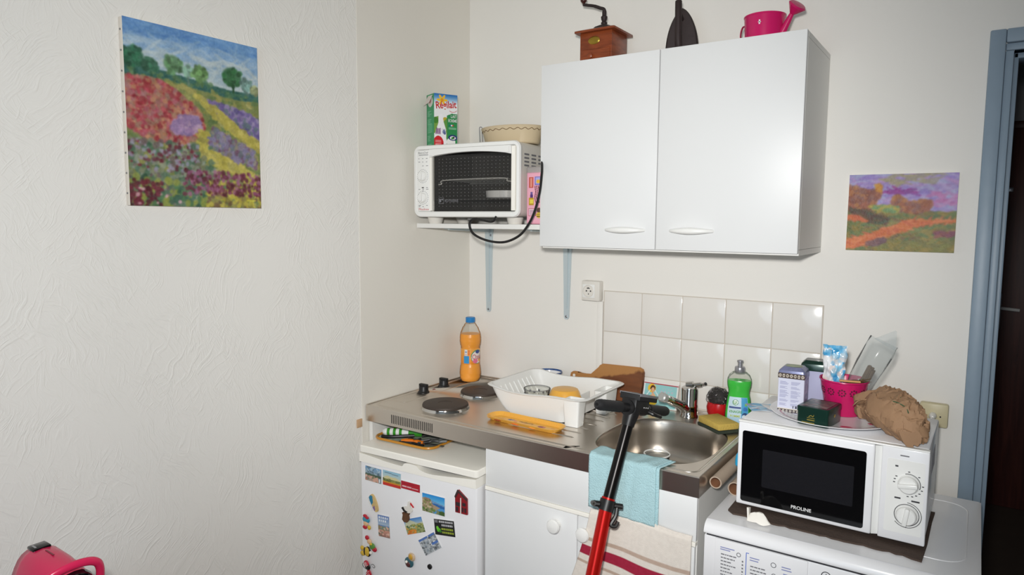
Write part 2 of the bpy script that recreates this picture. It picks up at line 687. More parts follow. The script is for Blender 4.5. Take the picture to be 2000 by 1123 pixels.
def art_obj(name, art, fn, material, parent=None, back=None):
    """fine grid fn(u, v) coloured from art; back = (vector) closes it to a slab with edges"""
    W, H = art.W, art.H
    co_ = np.array([fn(i / (W - 1), j / (H - 1)) for j in range(H) for i in range(W)], float)
    idx = np.arange(W * H).reshape(H, W)
    f = np.stack([idx[:-1, :-1], idx[:-1, 1:], idx[1:, 1:], idx[1:, :-1]], -1).reshape(-1, 4)
    col = np.clip(art.a.reshape(-1, 3), 0, 255) / 255
    faces = f.tolist()
    if back is not None:
        loop = list(idx[0, :]) + list(idx[1:, -1]) + list(idx[-1, -2::-1]) + list(idx[-2:0:-1, 0])
        n0 = len(co_)
        L = len(loop)
        co_ = np.concatenate([co_, co_[loop], co_[loop] + np.array(back)])
        ec = np.zeros((2 * L, 3)) + .88
        col = np.concatenate([col, ec])
        for i in range(L):
            j = (i + 1) % L
            faces.append([n0 + j, n0 + i, n0 + L + i, n0 + L + j])
        faces.append([n0 + L + i for i in range(L)])
    me = bpy.data.meshes.new(name)
    me.from_pydata(co_.tolist(), [], faces)
    lin = np.where(col <= .04045, col / 12.92, ((col + .055) / 1.055) ** 2.4)
    ca = me.color_attributes.new('print', 'FLOAT_COLOR', 'POINT')
    ca.data.foreach_set('color', np.concatenate([lin, np.ones((len(lin), 1))], 1).astype(np.float32).ravel())
    me.materials.append(material)
    me.polygons.foreach_set('use_smooth', [i < len(f) for i in range(len(faces))])
    me.update()
    o = bpy.data.objects.new(name, me)
    COL.objects.link(o)
    if parent:
        o.parent = parent
    return o


def bez(pts, n=8):
    """smooth curve through points (Catmull-Rom)"""
    P = [Vector(p) for p in pts]
    P = [P[0] * 2 - P[1]] + P + [P[-1] * 2 - P[-2]]
    out = []
    for i in range(1, len(P) - 2):
        for k in range(n):
            t = k / n
            out.append(.5 * ((2 * P[i]) + (P[i + 1] - P[i - 1]) * t + (2 * P[i - 1] - 5 * P[i] + 4 * P[i + 1] - P[i + 2]) * t * t
                             + (3 * P[i] - P[i - 1] - 3 * P[i + 1] + P[i + 2]) * t ** 3))
    out.append(P[-2])
    return out


def rrect(x0, x1, y0, y1, r, n=5):
    out = []
    for cx, cy, a0 in ((x1 - r, y1 - r, 0), (x0 + r, y1 - r, 90), (x0 + r, y0 + r, 180), (x1 - r, y0 + r, 270)):
        for k in range(n + 1):
            a = R(a0 + 90 * k / n)
            out.append((cx + r * math.cos(a), cy + r * math.sin(a)))
    return out


def ringz(pts, z):
    return [(x, y, z) for x, y in pts]

# ================================================================ SETTING
struct(B().box(-.1, 3.6, -4.1, 2.6, -.13, -.03).obj('floor', M['floor']))
struct(B().box(-.1, 3.6, -4.1, .12, 2.6, 2.7).obj('ceiling', M['ceiling']))
struct(B().box(-.1, 0, -4.1, .12, -.03, 2.6).obj('wall_left', M['plaster']))
struct(B().box(.0002, .002, -.614, -.0002, -.03, 2.6).obj('trim_1', M['wall']))
wb = struct(B().box(0, 1.80, 0, .12, -.03, 2.6).box(1.80, 2.55, 0, .12, 2.0, 2.6).box(2.55, 3.6, 0, .12, -.03, 2.6).obj('wall_back', M['wall_back']))
struct(B().box(3.5, 3.6, -4.1, 0, -.03, 2.6).obj('wall_right', M['rear']))
struct(B().box(0, 3.5, -4.1, -4.0, -.03, 2.6).obj('wall_rear', M['rear']))
# window in the rear wall, source of the daylight
w1 = struct(B().box(.80, 2.20, -4.0, -3.985, .75, 2.15).obj('window_1', mat('window_glass', (190, 205, 220), .1)))
for q in ((.78, .86, .73, 2.17), (2.14, 2.22, .73, 2.17), (.86, 2.14, .73, .81), (.86, 2.14, 2.09, 2.17), (1.46, 1.54, .81, 2.09)):
    B().box(q[0], q[1], -4.0, -3.955, q[2], q[3], .004).obj('window_frame', M['plastic'], w1)
# tiled splashback: grout bed and five columns of tiles
PT, X0, Z0 = .1486, .6275, 1.2933
B().box(X0 - .002, X0 + 5 * PT + .001, -.004, -.0002, .905, Z0 + .001).obj('grout_bed', M['grout'], wb)
proto = {}
for j in range(3):
    for i in range(5):
        h = PT if j < 2 else Z0 - 2 * PT - .91
        if j not in proto and j != 1:
            proto[j] = B().box(.0012, PT - .0012, -.0065, -.003, .0012, h - .0012, .002, 2).obj('tile', M['tile'], wb)
            o = proto[j]
        else:
            o = link_copy(proto[min(j, 2) if j != 1 else 0], wb)
        o.location = (X0 + i * PT, 0, Z0 - (j + 1) * PT if j < 2 else .91)
# cable ducts on the wall
struct(B().box(.600, .624, -.009, -.0002, .905, 1.2535, .002).obj('trim_2', M['wall_back']))
struct(B().box(1.668, 1.692, -.014, -.0002, -.03, .973, .002).obj('trim_3', M['plastic']))
# blue-grey doorway
d1 = struct(thing('door_1', 'x', 'x', (0, 0, 0)))
del d1['label'], d1['category']
BL = M['blue_door']
B().box(1.745, 1.781, -.016, .0, -.03, 2.055, .004).obj('casing', BL, d1)
B().box(2.569, 2.605, -.016, .0, -.03, 2.055, .004).obj('casing', BL, d1)
B().box(1.781, 2.569, -.016, .0, 2.019, 2.055, .004).obj('head_casing', BL, d1)
for xa, xb, ya, yb in ((1.781, 1.800, -.006, .12), (1.800, 1.812, .035, .12), (2.550, 2.569, -.006, .12), (2.538, 2.55, .035, .12)):
    B().box(xa, xb, ya, yb, -.03, 2.0, .003).obj('jamb', BL, d1)
B().box(1.781, 2.569, -.006, .12, 2.0, 2.019, .003).obj('head_jamb', BL, d1)
B().box(1.8, 2.55, .035, .12, 1.985, 2.0, .003).obj('door_stop', BL, d1)
# dark hall beyond, with the brown door
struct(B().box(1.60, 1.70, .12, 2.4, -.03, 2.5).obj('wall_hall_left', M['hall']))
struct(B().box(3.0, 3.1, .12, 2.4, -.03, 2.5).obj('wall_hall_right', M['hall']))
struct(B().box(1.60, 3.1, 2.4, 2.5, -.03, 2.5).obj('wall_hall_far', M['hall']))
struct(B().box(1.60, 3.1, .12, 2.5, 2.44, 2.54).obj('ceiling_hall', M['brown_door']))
d2 = struct(B().box(1.80, 2.62, 2.36, 2.399, -.029, 2.06, .003).obj('door_2', M['brown_door']))
B().box(1.76, 2.66, 2.375, 2.3995, 2.06, 2.10, .004).obj('door_frame', M['brown_door'], d2)
B().box(1.852, 1.876, 2.352, 2.3595, .97, 1.17, .003).obj('handle_plate', M['silver'], d2)
B().tube(bez([(1.864, 2.358, 1.09), (1.864, 2.315, 1.09), (1.885, 2.30, 1.09), (1.955, 2.30, 1.085)]), .009, 8).obj('door_handle', M['plastic'], d2)
B().box(1.855, 1.89, 2.354, 2.3598, 1.72, 1.745, .002).obj('door_label', M['silver'], d2)
struct(d2)

# ================================================================ PAINTINGS
def lavender():
    a = Art(190, 230, (120, 140, 90), asp=.82, seed=3)
    u, v = a.u, a.v
    a.grad(.66, 1.0, (190, 206, 200), (92, 146, 212))
    a.put(np.clip((v - .80) * 3, 0, .5) * (1 - u), (92, 146, 212))
    sky = v > .70
    a.dabs(200, sky & (v > .93), [(92, 150, 214), (74, 132, 206), (110, 162, 216)], .09, .008, 0, 10, .5)
    a.dabs(90, sky & (v > .86) & (v <= .93), [(140, 178, 212), (120, 166, 214), (164, 192, 212)], .09, .008, 0, 8, .4)
    a.dabs(120, sky & (v <= .87), [(194, 208, 206), (180, 200, 206), (204, 214, 208)], .09, .008, 0, 8, .4)
    # horizon hedge and trees
    hz = .715 + .02 * np.sin(u * 5 + .8) - .03 * np.clip(u - .6, 0, 1)
    hedge = (v < hz + .02) & (v > hz - .06)
    a.put(hedge, (52, 108, 96))
    a.dabs(150, hedge, [(40, 96, 92), (66, 120, 84), (90, 130, 80)], .02, .012, 0, 18)
    for tx, ty, r, c in ((.06, .80, .072, (40, 104, 72)), (.17, .775, .052, (54, 116, 84)), (.33, .80, .066, (92, 142, 92)), (.43, .775, .04, (120, 164, 140)),
                         (.53, .775, .06, (104, 152, 84)), (.78, .79, .078, (46, 106, 58)), (.90, .755, .05, (108, 150, 140)), (.97, .735, .03, (150, 160, 110))):
        a.line([(tx, ty), (tx + .01, .70)], .012, tuple(x * .8 for x in c))
        a.ell(tx, ty, r, r * .72, c, .9, .25)
        mk = ((u - tx) / r) ** 2 + ((v - ty) / (r * .72)) ** 2 < 1.1
        a.dabs(26, mk, [c, tuple(x * .75 for x in c), tuple(min(255, x * 1.25) for x in c)], .016, .012, 30, 12)
    fld = v < hz - .03
    a.put(fld, (128, 140, 74))
    a.dabs(700, fld, [(120, 138, 66), (150, 150, 70), (96, 126, 70), (168, 160, 80)], .03, .012, -20, 20)
    red = a.inside([(0, .70), (.2, .70), (.36, .655), (.50, .57), (.56, .47), (.50, .40), (.34, .35), (.15, .36), (0, .42)])
    a.put(red, (166, 92, 84), .8)
    a.dabs(900, red, [(176, 44, 56), (196, 60, 76), (200, 112, 92), (186, 84, 104), (150, 30, 44), (206, 140, 96), (170, 110, 110), (150, 110, 90), (176, 130, 100)], .016, .012, -40, 22, .7)
    pur = a.inside([(.30, .44), (.36, .51), (.5, .52), (.52, .46), (.44, .42), (.34, .42)])
    a.dabs(190, pur, [(150, 118, 168), (170, 130, 180), (134, 106, 160), (186, 150, 180)], .018, .016, 60, 15)
    rp = a.inside([(.53, .635), (.75, .61), (1, .56), (1, .37), (.9, .42), (.75, .50), (.62, .56)])
    a.dabs(430, rp, [(112, 92, 160), (130, 108, 170), (96, 80, 148), (150, 132, 176), (90, 110, 120)], .018, .013, -30, 15)
    mp_ = a.inside([(.57, .40), (.62, .47), (.75, .42), (.95, .36), (.97, .25), (.8, .27), (.62, .31)])
    a.dabs(320, mp_, [(124, 116, 160), (140, 128, 160), (108, 120, 130), (150, 140, 120), (120, 80, 110)], .018, .014, 60, 15)
    path = a.inside([(.44, .66), (.52, .62), (.66, .52), (.80, .44), (1, .36), (1, .41), (.82, .49), (.68, .57), (.56, .63)]) | a.inside([(.50, .43), (.58, .44), (.56, .34), (.72, .29), (.9, .24), (1, .17), (1, .08), (.82, .19), (.62, .26), (.49, .31)])
    a.dabs(420, path, [(180, 168, 62), (196, 182, 66), (166, 156, 70), (206, 190, 80)], .03, .012, -30, 15)
    low = v < .36
    lm_ = low & (u < .62) & ~path
    a.dabs(520, lm_, [(92, 124, 96), (70, 112, 84), (122, 130, 96), (140, 150, 130), (110, 90, 90)], .02, .014, 40, 18)
    a.dabs(120, low & (u < .5) & (v > .2), [(126, 30, 48), (150, 150, 170), (160, 140, 170), (110, 40, 60)], .011, .009, 0, 15)
    a.dabs(200, (v < .16) & (u < .7), [(80, 130, 80), (150, 160, 60), (60, 104, 80)], .022, .016, 60, 15)
    a.dabs(260, (v < .15) & (u > .55), [(190, 176, 50), (206, 190, 60), (150, 140, 60), (120, 90, 60)], .016, .014, 50, 20)
    a.dabs(240, (v < .21) & (v > .07) & (u > .38), [(112, 34, 60), (140, 60, 100), (160, 90, 130), (96, 30, 44)], .012, .011, 50, 15)
    a.dabs(70, (v < .14) & (u < .22), [(90, 20, 36), (120, 30, 50)], .013, .012, 40, 10)
    a.dabs(8, (v < .12) & (u < .4), [(226, 170, 180)], .012, .009, 10, 10)
    for q in ((.9, .03), (.93, .035)):
        a.line([(q[0], q[1] - .015), (q[0], q[1] + .012)], .006, (230, 220, 60))
    a.line([(.88, .046), (.95, .046)], .006, (230, 220, 60))
    return a.blur(2).mottle(7, 2).mottle(8, 12).mute(.2)


p1 = thing('canvas_painting', 'large unframed oil painting of a red and purple flower field under a blue sky', 'painting', (0, -1.388, 1.577), 90)
# root turned so that local x runs along the left wall and local -y looks into the room
art_obj('painted_face', lavender(), lambda u, v: (u * .374, -.020, v * .452), M['canvas'], p1)
B().box(0, .374, -.0198, -.001, 0, .452, .002).obj('stretcher', M['canvas_edge'], p1)
for i in range(9):
    B().cyl((-.0015, -.010, .03 + .049 * i), (.0005, -.010, .03 + .049 * i), .0025, seg=8).obj('tack', M['grey_metal'], p1)


def autumn():
    a = Art(150, 120, (150, 120, 190), asp=1.22, seed=9)
    u, v = a.u, a.v
    a.dabs(500, v > .4, [(164, 148, 204), (148, 130, 198), (176, 156, 204), (136, 112, 190), (178, 134, 188), (164, 172, 206)], .12, .016, -3, 10, .6)
    a.dabs(40, (v > .86) & (u > .35) & (u < .85), [(150, 140, 130), (160, 150, 110)], .07, .014, 5, 8, .7)
    a.dabs(20, (v > .74) & (v < .79) & (u > .35) & (u < .65), [(150, 40, 140), (136, 60, 150)], .06, .014, 0, 8, .8)
    a.dabs(20, (v > .6) & (v < .74) & (u > .78), [(186, 110, 170), (190, 140, 190)], .06, .02, 0, 8, .7)
    land = v < (.56 - .04 * u - .02 * np.sin(u * 9))
    a.put(land, (120, 120, 70))
    a.dabs(500, land, [(112, 126, 70), (140, 124, 62), (96, 120, 76), (150, 130, 60), (120, 100, 70)], .05, .02, 8, 16)
    for reg in (a.inside([(0, .85), (.12, .82), (.22, .78), (.30, .86), (.31, .74), (.25, .62), (.28, .54), (.1, .5), (0, .52)]),
                a.inside([(.41, .66), (.46, .72), (.52, .70), (.56, .64), (.70, .65), (.78, .64), (.76, .55), (.66, .50), (.5, .53), (.44, .6)])):
        a.dabs(340, reg, [(150, 84, 56), (168, 102, 60), (126, 68, 56), (186, 126, 70), (160, 92, 70), (140, 96, 90)], .020, .024, 70, 16, .7)
    a.dabs(26, a.inside([(.26, .86), (.31, .87), (.31, .78), (.27, .78)]), [(200, 130, 40), (210, 150, 50)], .02, .02, 0, 10)
    a.dabs(160, a.inside([(.02, .54), (.2, .52), (.38, .42), (.34, .36), (.2, .38), (.08, .46)]), [(84, 70, 52), (110, 84, 50), (70, 90, 70), (96, 60, 50)], .035, .018, -20, 12)
    a.dabs(60, a.inside([(.2, .58), (.36, .6), (.48, .56), (.46, .5), (.3, .52)]), [(170, 160, 70), (110, 150, 100), (180, 150, 60)], .025, .02, 10, 12)
    a.dabs(60, a.inside([(0, .46), (.1, .46), (.2, .38), (.1, .4), (0, .42)]), [(210, 110, 60), (200, 96, 60)], .03, .012, -10, 10)
    path = a.inside([(0, .03), (0, .13), (.24, .23), (.45, .34), (.58, .41), (1, .405), (1, .385), (.75, .37), (.56, .28), (.36, .18), (.2, .09), (.08, .02)])
    a.put(path, (206, 108, 62))
    a.dabs(240, path, [(214, 112, 64), (200, 96, 60), (220, 128, 80), (206, 110, 50)], .05, .012, 18, 10)
    a.dabs(70, a.inside([(.2, .1), (.35, .16), (.4, .12), (.3, .06)]), [(110, 80, 90), (130, 90, 90)], .035, .018, 18, 12)
    a.dabs(50, a.inside([(.82, .26), (1, .26), (1, .22), (.84, .2)]), [(130, 70, 90), (150, 90, 80)], .03, .016, 0, 10)
    a.dabs(100, (v < .14) & (u > .26 + v * 1.2), [(150, 130, 60), (130, 130, 66), (120, 116, 64)], .05, .02, 5, 12)
    return a.blur(3).mottle(6, 3).mottle(6, 14, 4).mute(.05)


p2 = thing('canvas_painting', 'small unframed painting of an orange path and autumn trees beside the door', 'painting', (1.425, 0, 1.467))
p2.rotation_euler = (0, R(.2), 0)
art_obj('painted_face', autumn(), lambda u, v: (u * .272, -.016, v * .220), M['canvas'], p2)
B().box(0, .272, -.0158, -.0005, 0, .220, .002).obj('stretcher', M['canvas_edge'], p2)

# ================================================================ WALL CABINET
wc = thing('wall_cabinet', 'white double-door wall cabinet carrying a coffee grinder, an iron and a watering can', 'cabinet', (.548, -.33, 1.457))
CW, CH = .806, .588
b = B().box(0, CW, .019, .3295, 0, .016, .001, 1).box(0, CW, .019, .3295, CH - .016, CH, .001, 1)
b.box(0, .016, .019, .3295, .016, CH - .016, .001, 1).box(CW - .016, CW, .019, .3295, .016, CH - .016, .001, 1).box(.016, CW - .016, .32, .3295, .016, CH - .016)
b.obj('body', M['cab_side'], wc)
for x0, x1, ha, hb in ((.0, .4035, .243, .370), (.4065, CW, .452, .578)):
    d = B().box(x0, x1, 0, .018, .006, CH, .0012, 2).obj('door', M['white'], wc)
    n = 18
    pts, rr = [], []
    for i in range(n + 1):
        t = i / n
        pts.append((ha + (hb - ha) * t, -.002 - .021 * math.sin(PI * t) ** .6, .063))
        rr.append(.0045 + .0052 * math.sin(PI * t) ** 1.2)
    B().tube(pts, rr, 12).obj('handle', M['plastic'], d)

# ---- coffee grinder
g = thing('coffee_grinder', 'antique wooden box coffee grinder with an iron crank on the wall cabinet', 'grinder', (.6745, -.1415, 2.0455))
B().box(-.058, .058, -.058, .058, 0, .118, .002).obj('box', M['walnut'], g)
b = B()
b.loft([ringz(rrect(-.073, .073, -.073, .073, .004, 2), z) for z in (.118, .124)])
b.loft([ringz(rrect(-.073, .073, -.073, .073, .004, 2), .1242), ringz(rrect(-.06, .06, -.06, .06, .004, 2), .129)])
b.obj('lid', M['walnut'], g)
dr = B().box(-.0535, .0535, -.0610, -.0582, .006, .0635, .0015, 1).obj('drawer', M['walnut'], g)
B().lathe([(.004, 0), (.0045, .005), (.009, .009), (.009, .013), (.004, .016)], seg=14, mtx=Matrix.Rotation(R(90), 3, 'X'), c=(-.014, -.0608, .0405)).obj('knob', M['walnut'], dr)
B().lathe([(.021, 0), (.021, .0012), (.017, .003), (.004, .0036)], seg=20, sy=.62, mtx=Matrix.Rotation(R(90), 3, 'X'), c=(-.006, -.0582, .091)).obj('maker_plate', M['brass'], g)
B().lathe([(.045, .1275), (.044, .132), (.034, .143), (.017, .150), (.009, .153), (.011, .158), (.007, .164), (.010, .170), (.011, .178), (.007, .182), (.007, .196)], seg=24).obj('hopper_dome', M['iron'], g)
c = B().tube(bez([(.002, 0, .192), (-.002, -.002, .203), (-.014, -.004, .208), (-.035, -.007, .217), (-.056, -.010, .222), (-.072, -.012, .226)]), [.006] * 8 + [.0055] * 16 + [.005] * 17, 10).obj('crank', M['iron'], g)
B().lathe([(.003, .222), (.004, .23), (.010, .236), (.0115, .243), (.008, .25), (.002, .252)], seg=16, c=(-.072, -.012, 0)).obj('knob', mat('dark_red_wood', (70, 34, 30), .35), c)

# ---- flat iron on its heel
fi = thing('flat_iron', 'old black cast flat iron stood upright on its heel on the wall cabinet', 'iron', (.955, -.17, 2.0455), 14)
def sole(s, hz):
    pts = []
    for i in range(25):
        t = i / 24
        z = hz * t
        wd = .0505 * (1 - t ** 2.6) ** .72
        pts.append((wd * s, z))
    r = [(x, z) for x, z in pts]
    return r + [(-x, z) for x, z in reversed(pts[:-1])]
o1 = sole(1, .158)
b = B().prism(o1, .012, .03)
o2 = [(x * .9, z * .96 + .001) for x, z in o1]
b.loft([[(x, .012, z) for x, z in o1], [(x, .006, z) for x, z in o2]], False, True)
b.obj('sole_plate', M['iron'], fi)
B().tube(bez([(0, .01, .03), (-.003, -.02, .026), (-.005, -.035, .045), (-.006, -.037, .09), (-.007, -.036, .14), (-.008, -.030, .166)]), [.008] * 8 + [.0105] * 33, 12).obj('handle', M['iron'], fi)
B().tube(bez([(0, .012, .12), (-.003, -.015, .132), (-.006, -.034, .134)]), .006, 10).obj('handle_post', M['iron'], fi)
B().box(-.034, .034, -.02, .012, 0, .012, .003).obj('heel', M['iron'], fi)

# ---- watering can
wcn = thing('watering_can', 'small pink metal watering can with a rose on the wall cabinet', 'watering can', (1.205, -.175, 2.0455))
b = B()
prof = [(.050, 0), (.052, .002), (.0565, .084), (.058, .086), (.058, .089), (.0555, .089), (.0545, .084), (.049, .004)]
b.lathe(prof, seg=36)
b.obj('body', M['pink'], wcn)
hp_ = bez([(-.053, 0, .070), (-.063, 0, .066), (-.068, 0, .045), (-.064, 0, .022), (-.0515, 0, .010)])
b = B()
b.loft([[(p.x, -.007, p.z), (p.x + .0012, -.007, p.z + .001), (p.x + .0012, .007, p.z + .001), (p.x, .007, p.z)] for p in hp_])
b.obj('handle', M['pink'], wcn)
sp = B().tube([(.040, -.01, .016), (.058, -.013, .046), (.078, -.017, .083)], [.013, .010, .0065], 14).obj('spout', M['pink'], wcn)
ax = Vector((.62, -.35, .7)).normalized()
q = Vector((0, 0, 1)).rotation_difference(ax).to_matrix()
b = B().lathe([(.0065, 0), (.024, .022), (.026, .025), (.022, .029), (.001, .031)], seg=24, mtx=q, c=(.077, -.0168, .081))
b.obj('rose', M['pink'], sp)
B().box(-.002, .002, -.0567, -.0555, .056, .068).box(-.004, .004, -.0567, -.0555, .061, .063).obj('emblem', M['ink_white'], wcn)

# ================================================================ SHELF
sh = thing('wall_shelf', 'narrow white wall shelf on two brackets under the toaster oven', 'shelf', (0, 0, 1.517))
B().box(.005, .545, -.328, -.0005, 0, .017, .001, 1).obj('board', M['cab_side'], sh)
for xc in (.103, .469):
    b = B()
    b.prism([(xc - .020, -.0005), (xc + .020, -.0005), (xc + .011, -.335), (xc + .006, -.343), (xc - .006, -.343), (xc - .011, -.335)], -.004, -.0004)
    b.loft([[(xc - .007, -.004, -.004), (xc + .007, -.004, -.004), (xc + .005, -.012, -.004), (xc - .005, -.012, -.004)],
            [(xc - .004, -.004, -.30), (xc + .004, -.004, -.30), (xc + .003, -.007, -.30), (xc - .003, -.007, -.30)]])
    b.prism([(xc - .020, -.0004), (xc + .020, -.0004), (xc + .012, -.27), (xc - .012, -.27)], -.004, -.0006, 'xy')
    b.loft([[(xc - .006, -.004, -.018), (xc + .006, -.004, -.018), (xc + .006, -.004, -.003), (xc - .006, -.004, -.003)],
            [(xc - .004, -.26, -.007), (xc + .004, -.26, -.007), (xc + .004, -.26, -.003), (xc - .004, -.26, -.003)]])
    k = b.obj('bracket', M['bracket'], sh)
    for zz in (-.03, -.332):
        B().lathe([(.0045, 0), (.0045, .002), (.002, .0035)], seg=12, mtx=Matrix.Rotation(R(90), 3, 'X'), c=(xc + (.010 if zz > -.1 else 0), -.004, zz)).obj('screw', M['grey_metal'], k)

# ---- toaster oven
OL, OZ = Vector((.03, -.37, 1.534)), R(4)
ov = thing('toaster_oven', 'white countertop toaster oven with a dark glass door on the wall shelf', 'oven', OL, 4)
OM = Matrix.Translation(OL) @ Matrix.Rotation(OZ, 4, 'Z')
OI = OM.inverted()
W_, Z1, Z2 = .445, .023, .280
def rr3(x0, x1, z0, z1, r, y):
    return [(x, y, z) for x, z in rrect(x0, x1, z0, z1, r, 5)]
b = B().loft([rr3(.006, W_ - .006, Z1 + .004, Z2 - .004, .02, .298), rr3(.004, W_ - .004, Z1 + .003, Z2 - .003, .02, .29), rr3(.004, W_ - .004, Z1 + .003, Z2 - .003, .02, .016),
              rr3(.076, .432, .042, .264, .004, .016), rr3(.076, .432, .042, .264, .004, .27)])
b.obj('body', M['offwhite'], ov)
b = B().loft([rr3(.002, W_ - .002, Z1 + .002, Z2 - .002, .024, .018), rr3(0, W_, Z1, Z2, .026, .006), rr3(.003, W_ - .003, Z1 + .003, Z2 - .003, .025, -.001),
              rr3(.012, W_ - .012, .040, .266, .012, -.003), rr3(.015, W_ - .015, .0435, .2635, .008, .001), rr3(.015, W_ - .015, .0435, .2635, .008, .018)], False, False)
b.obj('front_frame', M['plastic'], ov)
B().loft([rr3(.077, .431, .043, .263, .004, .0165), rr3(.077, .431, .043, .263, .004, .269)], False, True).obj('cavity', mat('dark_cavity', (64, 62, 61), .6), ov)
cp = B().box(.0155, .0735, -.0005, .016, .044, .263, .002).obj('control_panel', M['plastic'], ov)
text('lettering', 'BistroChef', .044, .2535, .044, .0075, -.0008, M['ink'], cp)
B().box(.024, .066, -.0009, -.0006, .2445, .2465).obj('print_bar', M['ink'], cp)
text('lettering', 'Moulinex', .046, .0515, .046, .008, -.0008, M['ink_red'], cp)
b = B()
random.seed(4)
for zz in (.232, .226, .220, .214, .206, .128, .122, .116, .064, .060):
    for k in range(3):
        if random.random() < .75:
            x = .022 + k * .017
            b.box(x, x + random.uniform(.004, .011), -.0009, -.0006, zz, zz + .0018)
stuff(b.obj('panel_print', M['ink'], cp))
for zz in (.170, .093):
    k = B().lathe([(.0185, 0), (.0185, .004), (.016, .010), (.015, .011), (.001, .011)], seg=28, mtx=Matrix.Rotation(R(90), 3, 'X'), c=(.041, -.0005, zz)).obj('control_knob', M['plastic'], cp)
    B().box(.0365, .0455, -.020, -.010, zz - .013, zz + .013, .002).obj('grip', M['plastic'], k)
    b = B()
    for i in range(22):
        a = 2 * PI * i / 22
        x, z = .041 + .0235 * math.cos(a), zz + .0235 * math.sin(a)
        b.box(x - .0011, x + .0011, -.0009, -.0006, z - .0011, z + .0011)
    stuff(b.obj('dial_marks', M['ink'], cp))
B().box(.038, .046, -.003, -.0005, .1275, .1305).obj('pilot_lamp', M['black'], cp)
B().box(.074, .083, -.004, .014, .046, .25, .001, 1).obj('door_edge', M['cream'], ov)
dg_ = B().box(.088, .412, .000, .003, .046, .241).obj('door_glass', M['oven_glass'], ov)
b = B()
for j in range(15):
    for i in range(20):
        if .1 < .0 + .098 + i * .0158 < .405:
            x, z = .098 + i * .0158, .062 + j * .0118
            b.box(x - .0007, x + .0007, -.0006, -.0001, z - .0007, z + .0007)
stuff(b.obj('dot_print', mat('dot_ink', (176, 176, 174), .6), dg_))
lg = B()
for q in ((.112, .134, .0705, .0715), (.112, .134, .0915, .0925), (.112, .113, .0705, .0925), (.133, .134, .0705, .0925)):
    lg.box(q[0], q[1], -.0007, -.0001, q[2], q[3])
lg.box(.115, .122, -.0007, -.0001, .076, .087).box(.124, .131, -.0007, -.0001, .083, .088)
lg.obj('logo', M['ink'], dg_)
text('lettering', 'ROTISSERIE', .168, .081, .058, .009, -.0005, M['ink'], dg_)
b = B()
n = 14
up, dn = [], []
for i in range(n + 1):
    t = i / n
    x = .078 + t * .338
    up.append((x, .2625))
    dn.append((x, .2345 + .014 * math.sin(PI * t) ** .7))
b.prism(up + dn[::-1], -.017, .004)
bmesh.ops.bevel(b.bm, geom=[e for e in b.bm.edges if abs(e.verts[0].co.y - e.verts[1].co.y) < 1e-6], offset=.005, segments=3, affect='EDGES')
b.obj('door_handle', M['plastic'], ov)
B().box(.413, .428, -.004, .014, .046, .262, .0015).obj('door_edge', M['cream'], ov)
b = B()
for y0 in (.035, .085, .135):
    for j in range(4):
        z = .196 + j * .0125
        b.box(W_ - .0048, W_ - .0028, y0, y0 + .034, z, z + .006, .001, 1)
stuff(b.obj('side_vents', M['ink'], ov))
rk = B()
rk.tube(bez([(.105, .009, .139), (.118, .009, .141), (.126, .009, .153), (.26, .009, .1565), (.380, .009, .156), (.390, .009, .147), (.412, .009, .144)], 5), .0019, 6)
for i in range(12):
    rk.tube([(.125 + i * .0235, .009, .1545), (.125 + i * .0235, .25, .1545)], .0012, 6)
rk.tube([(.08, .25, .1545), (.43, .25, .1545)], .0016, 6)
rk.obj('wire_rack', mat('bright_wire', (226, 226, 224), .3, .2), ov)
B().box(.080, .428, .02, .262, .084, .088, .001, 1).obj('drip_tray', mat('dark_tray', (58, 56, 55), .5), ov)
for x, y in ((.05, .065), (.39, .065), (.05, .25), (.39, .25)):
    B().lathe([(.024, 0), (.026, .004), (.030, .0235)], seg=20, c=(x, y, 0)).obj('foot', M['offwhite'], ov)
B().box(.20, .23, .05, .075, .012, .0235, .003).obj('hinge_block', M['grey_metal'], ov)
cord = [(.400, -.372, 1.5585), (.402, -.385, 1.547), (.385, -.385, 1.5425), (.345, -.387, 1.549), (.312, -.388, 1.549), (.300, -.388, 1.530), (.318, -.388, 1.500), (.375, -.388, 1.479), (.444, -.387, 1.475), (.503, -.386, 1.497),
        (.538, -.383, 1.535), (.560, -.380, 1.58), (.571, -.370, 1.640), (.566, -.350, 1.70), (.5425, -.300, 1.76), (.5425, -.2, 1.76)]
cord = [(x, y, z) if i < 11 else (min(x, .60), y, z) for i, (x, y, z) in enumerate(cord)]
B().tube([OI @ Vector(q) for q in bez(cord, 8)], .0042, 8).obj('power_cord', M['black'], ov)
dc = OM @ Vector((.338, .094, .0885))
tag(B().lathe([(.064, 0), (.072, .004), (.074, .027), (.071, .027), (.067, .007), (.001, .006)], seg=32, c=(0, 0, 0)).obj('baking_dish', M['enamel'], loc=dc), 'shallow white round dish seen through the oven glass', 'dish')

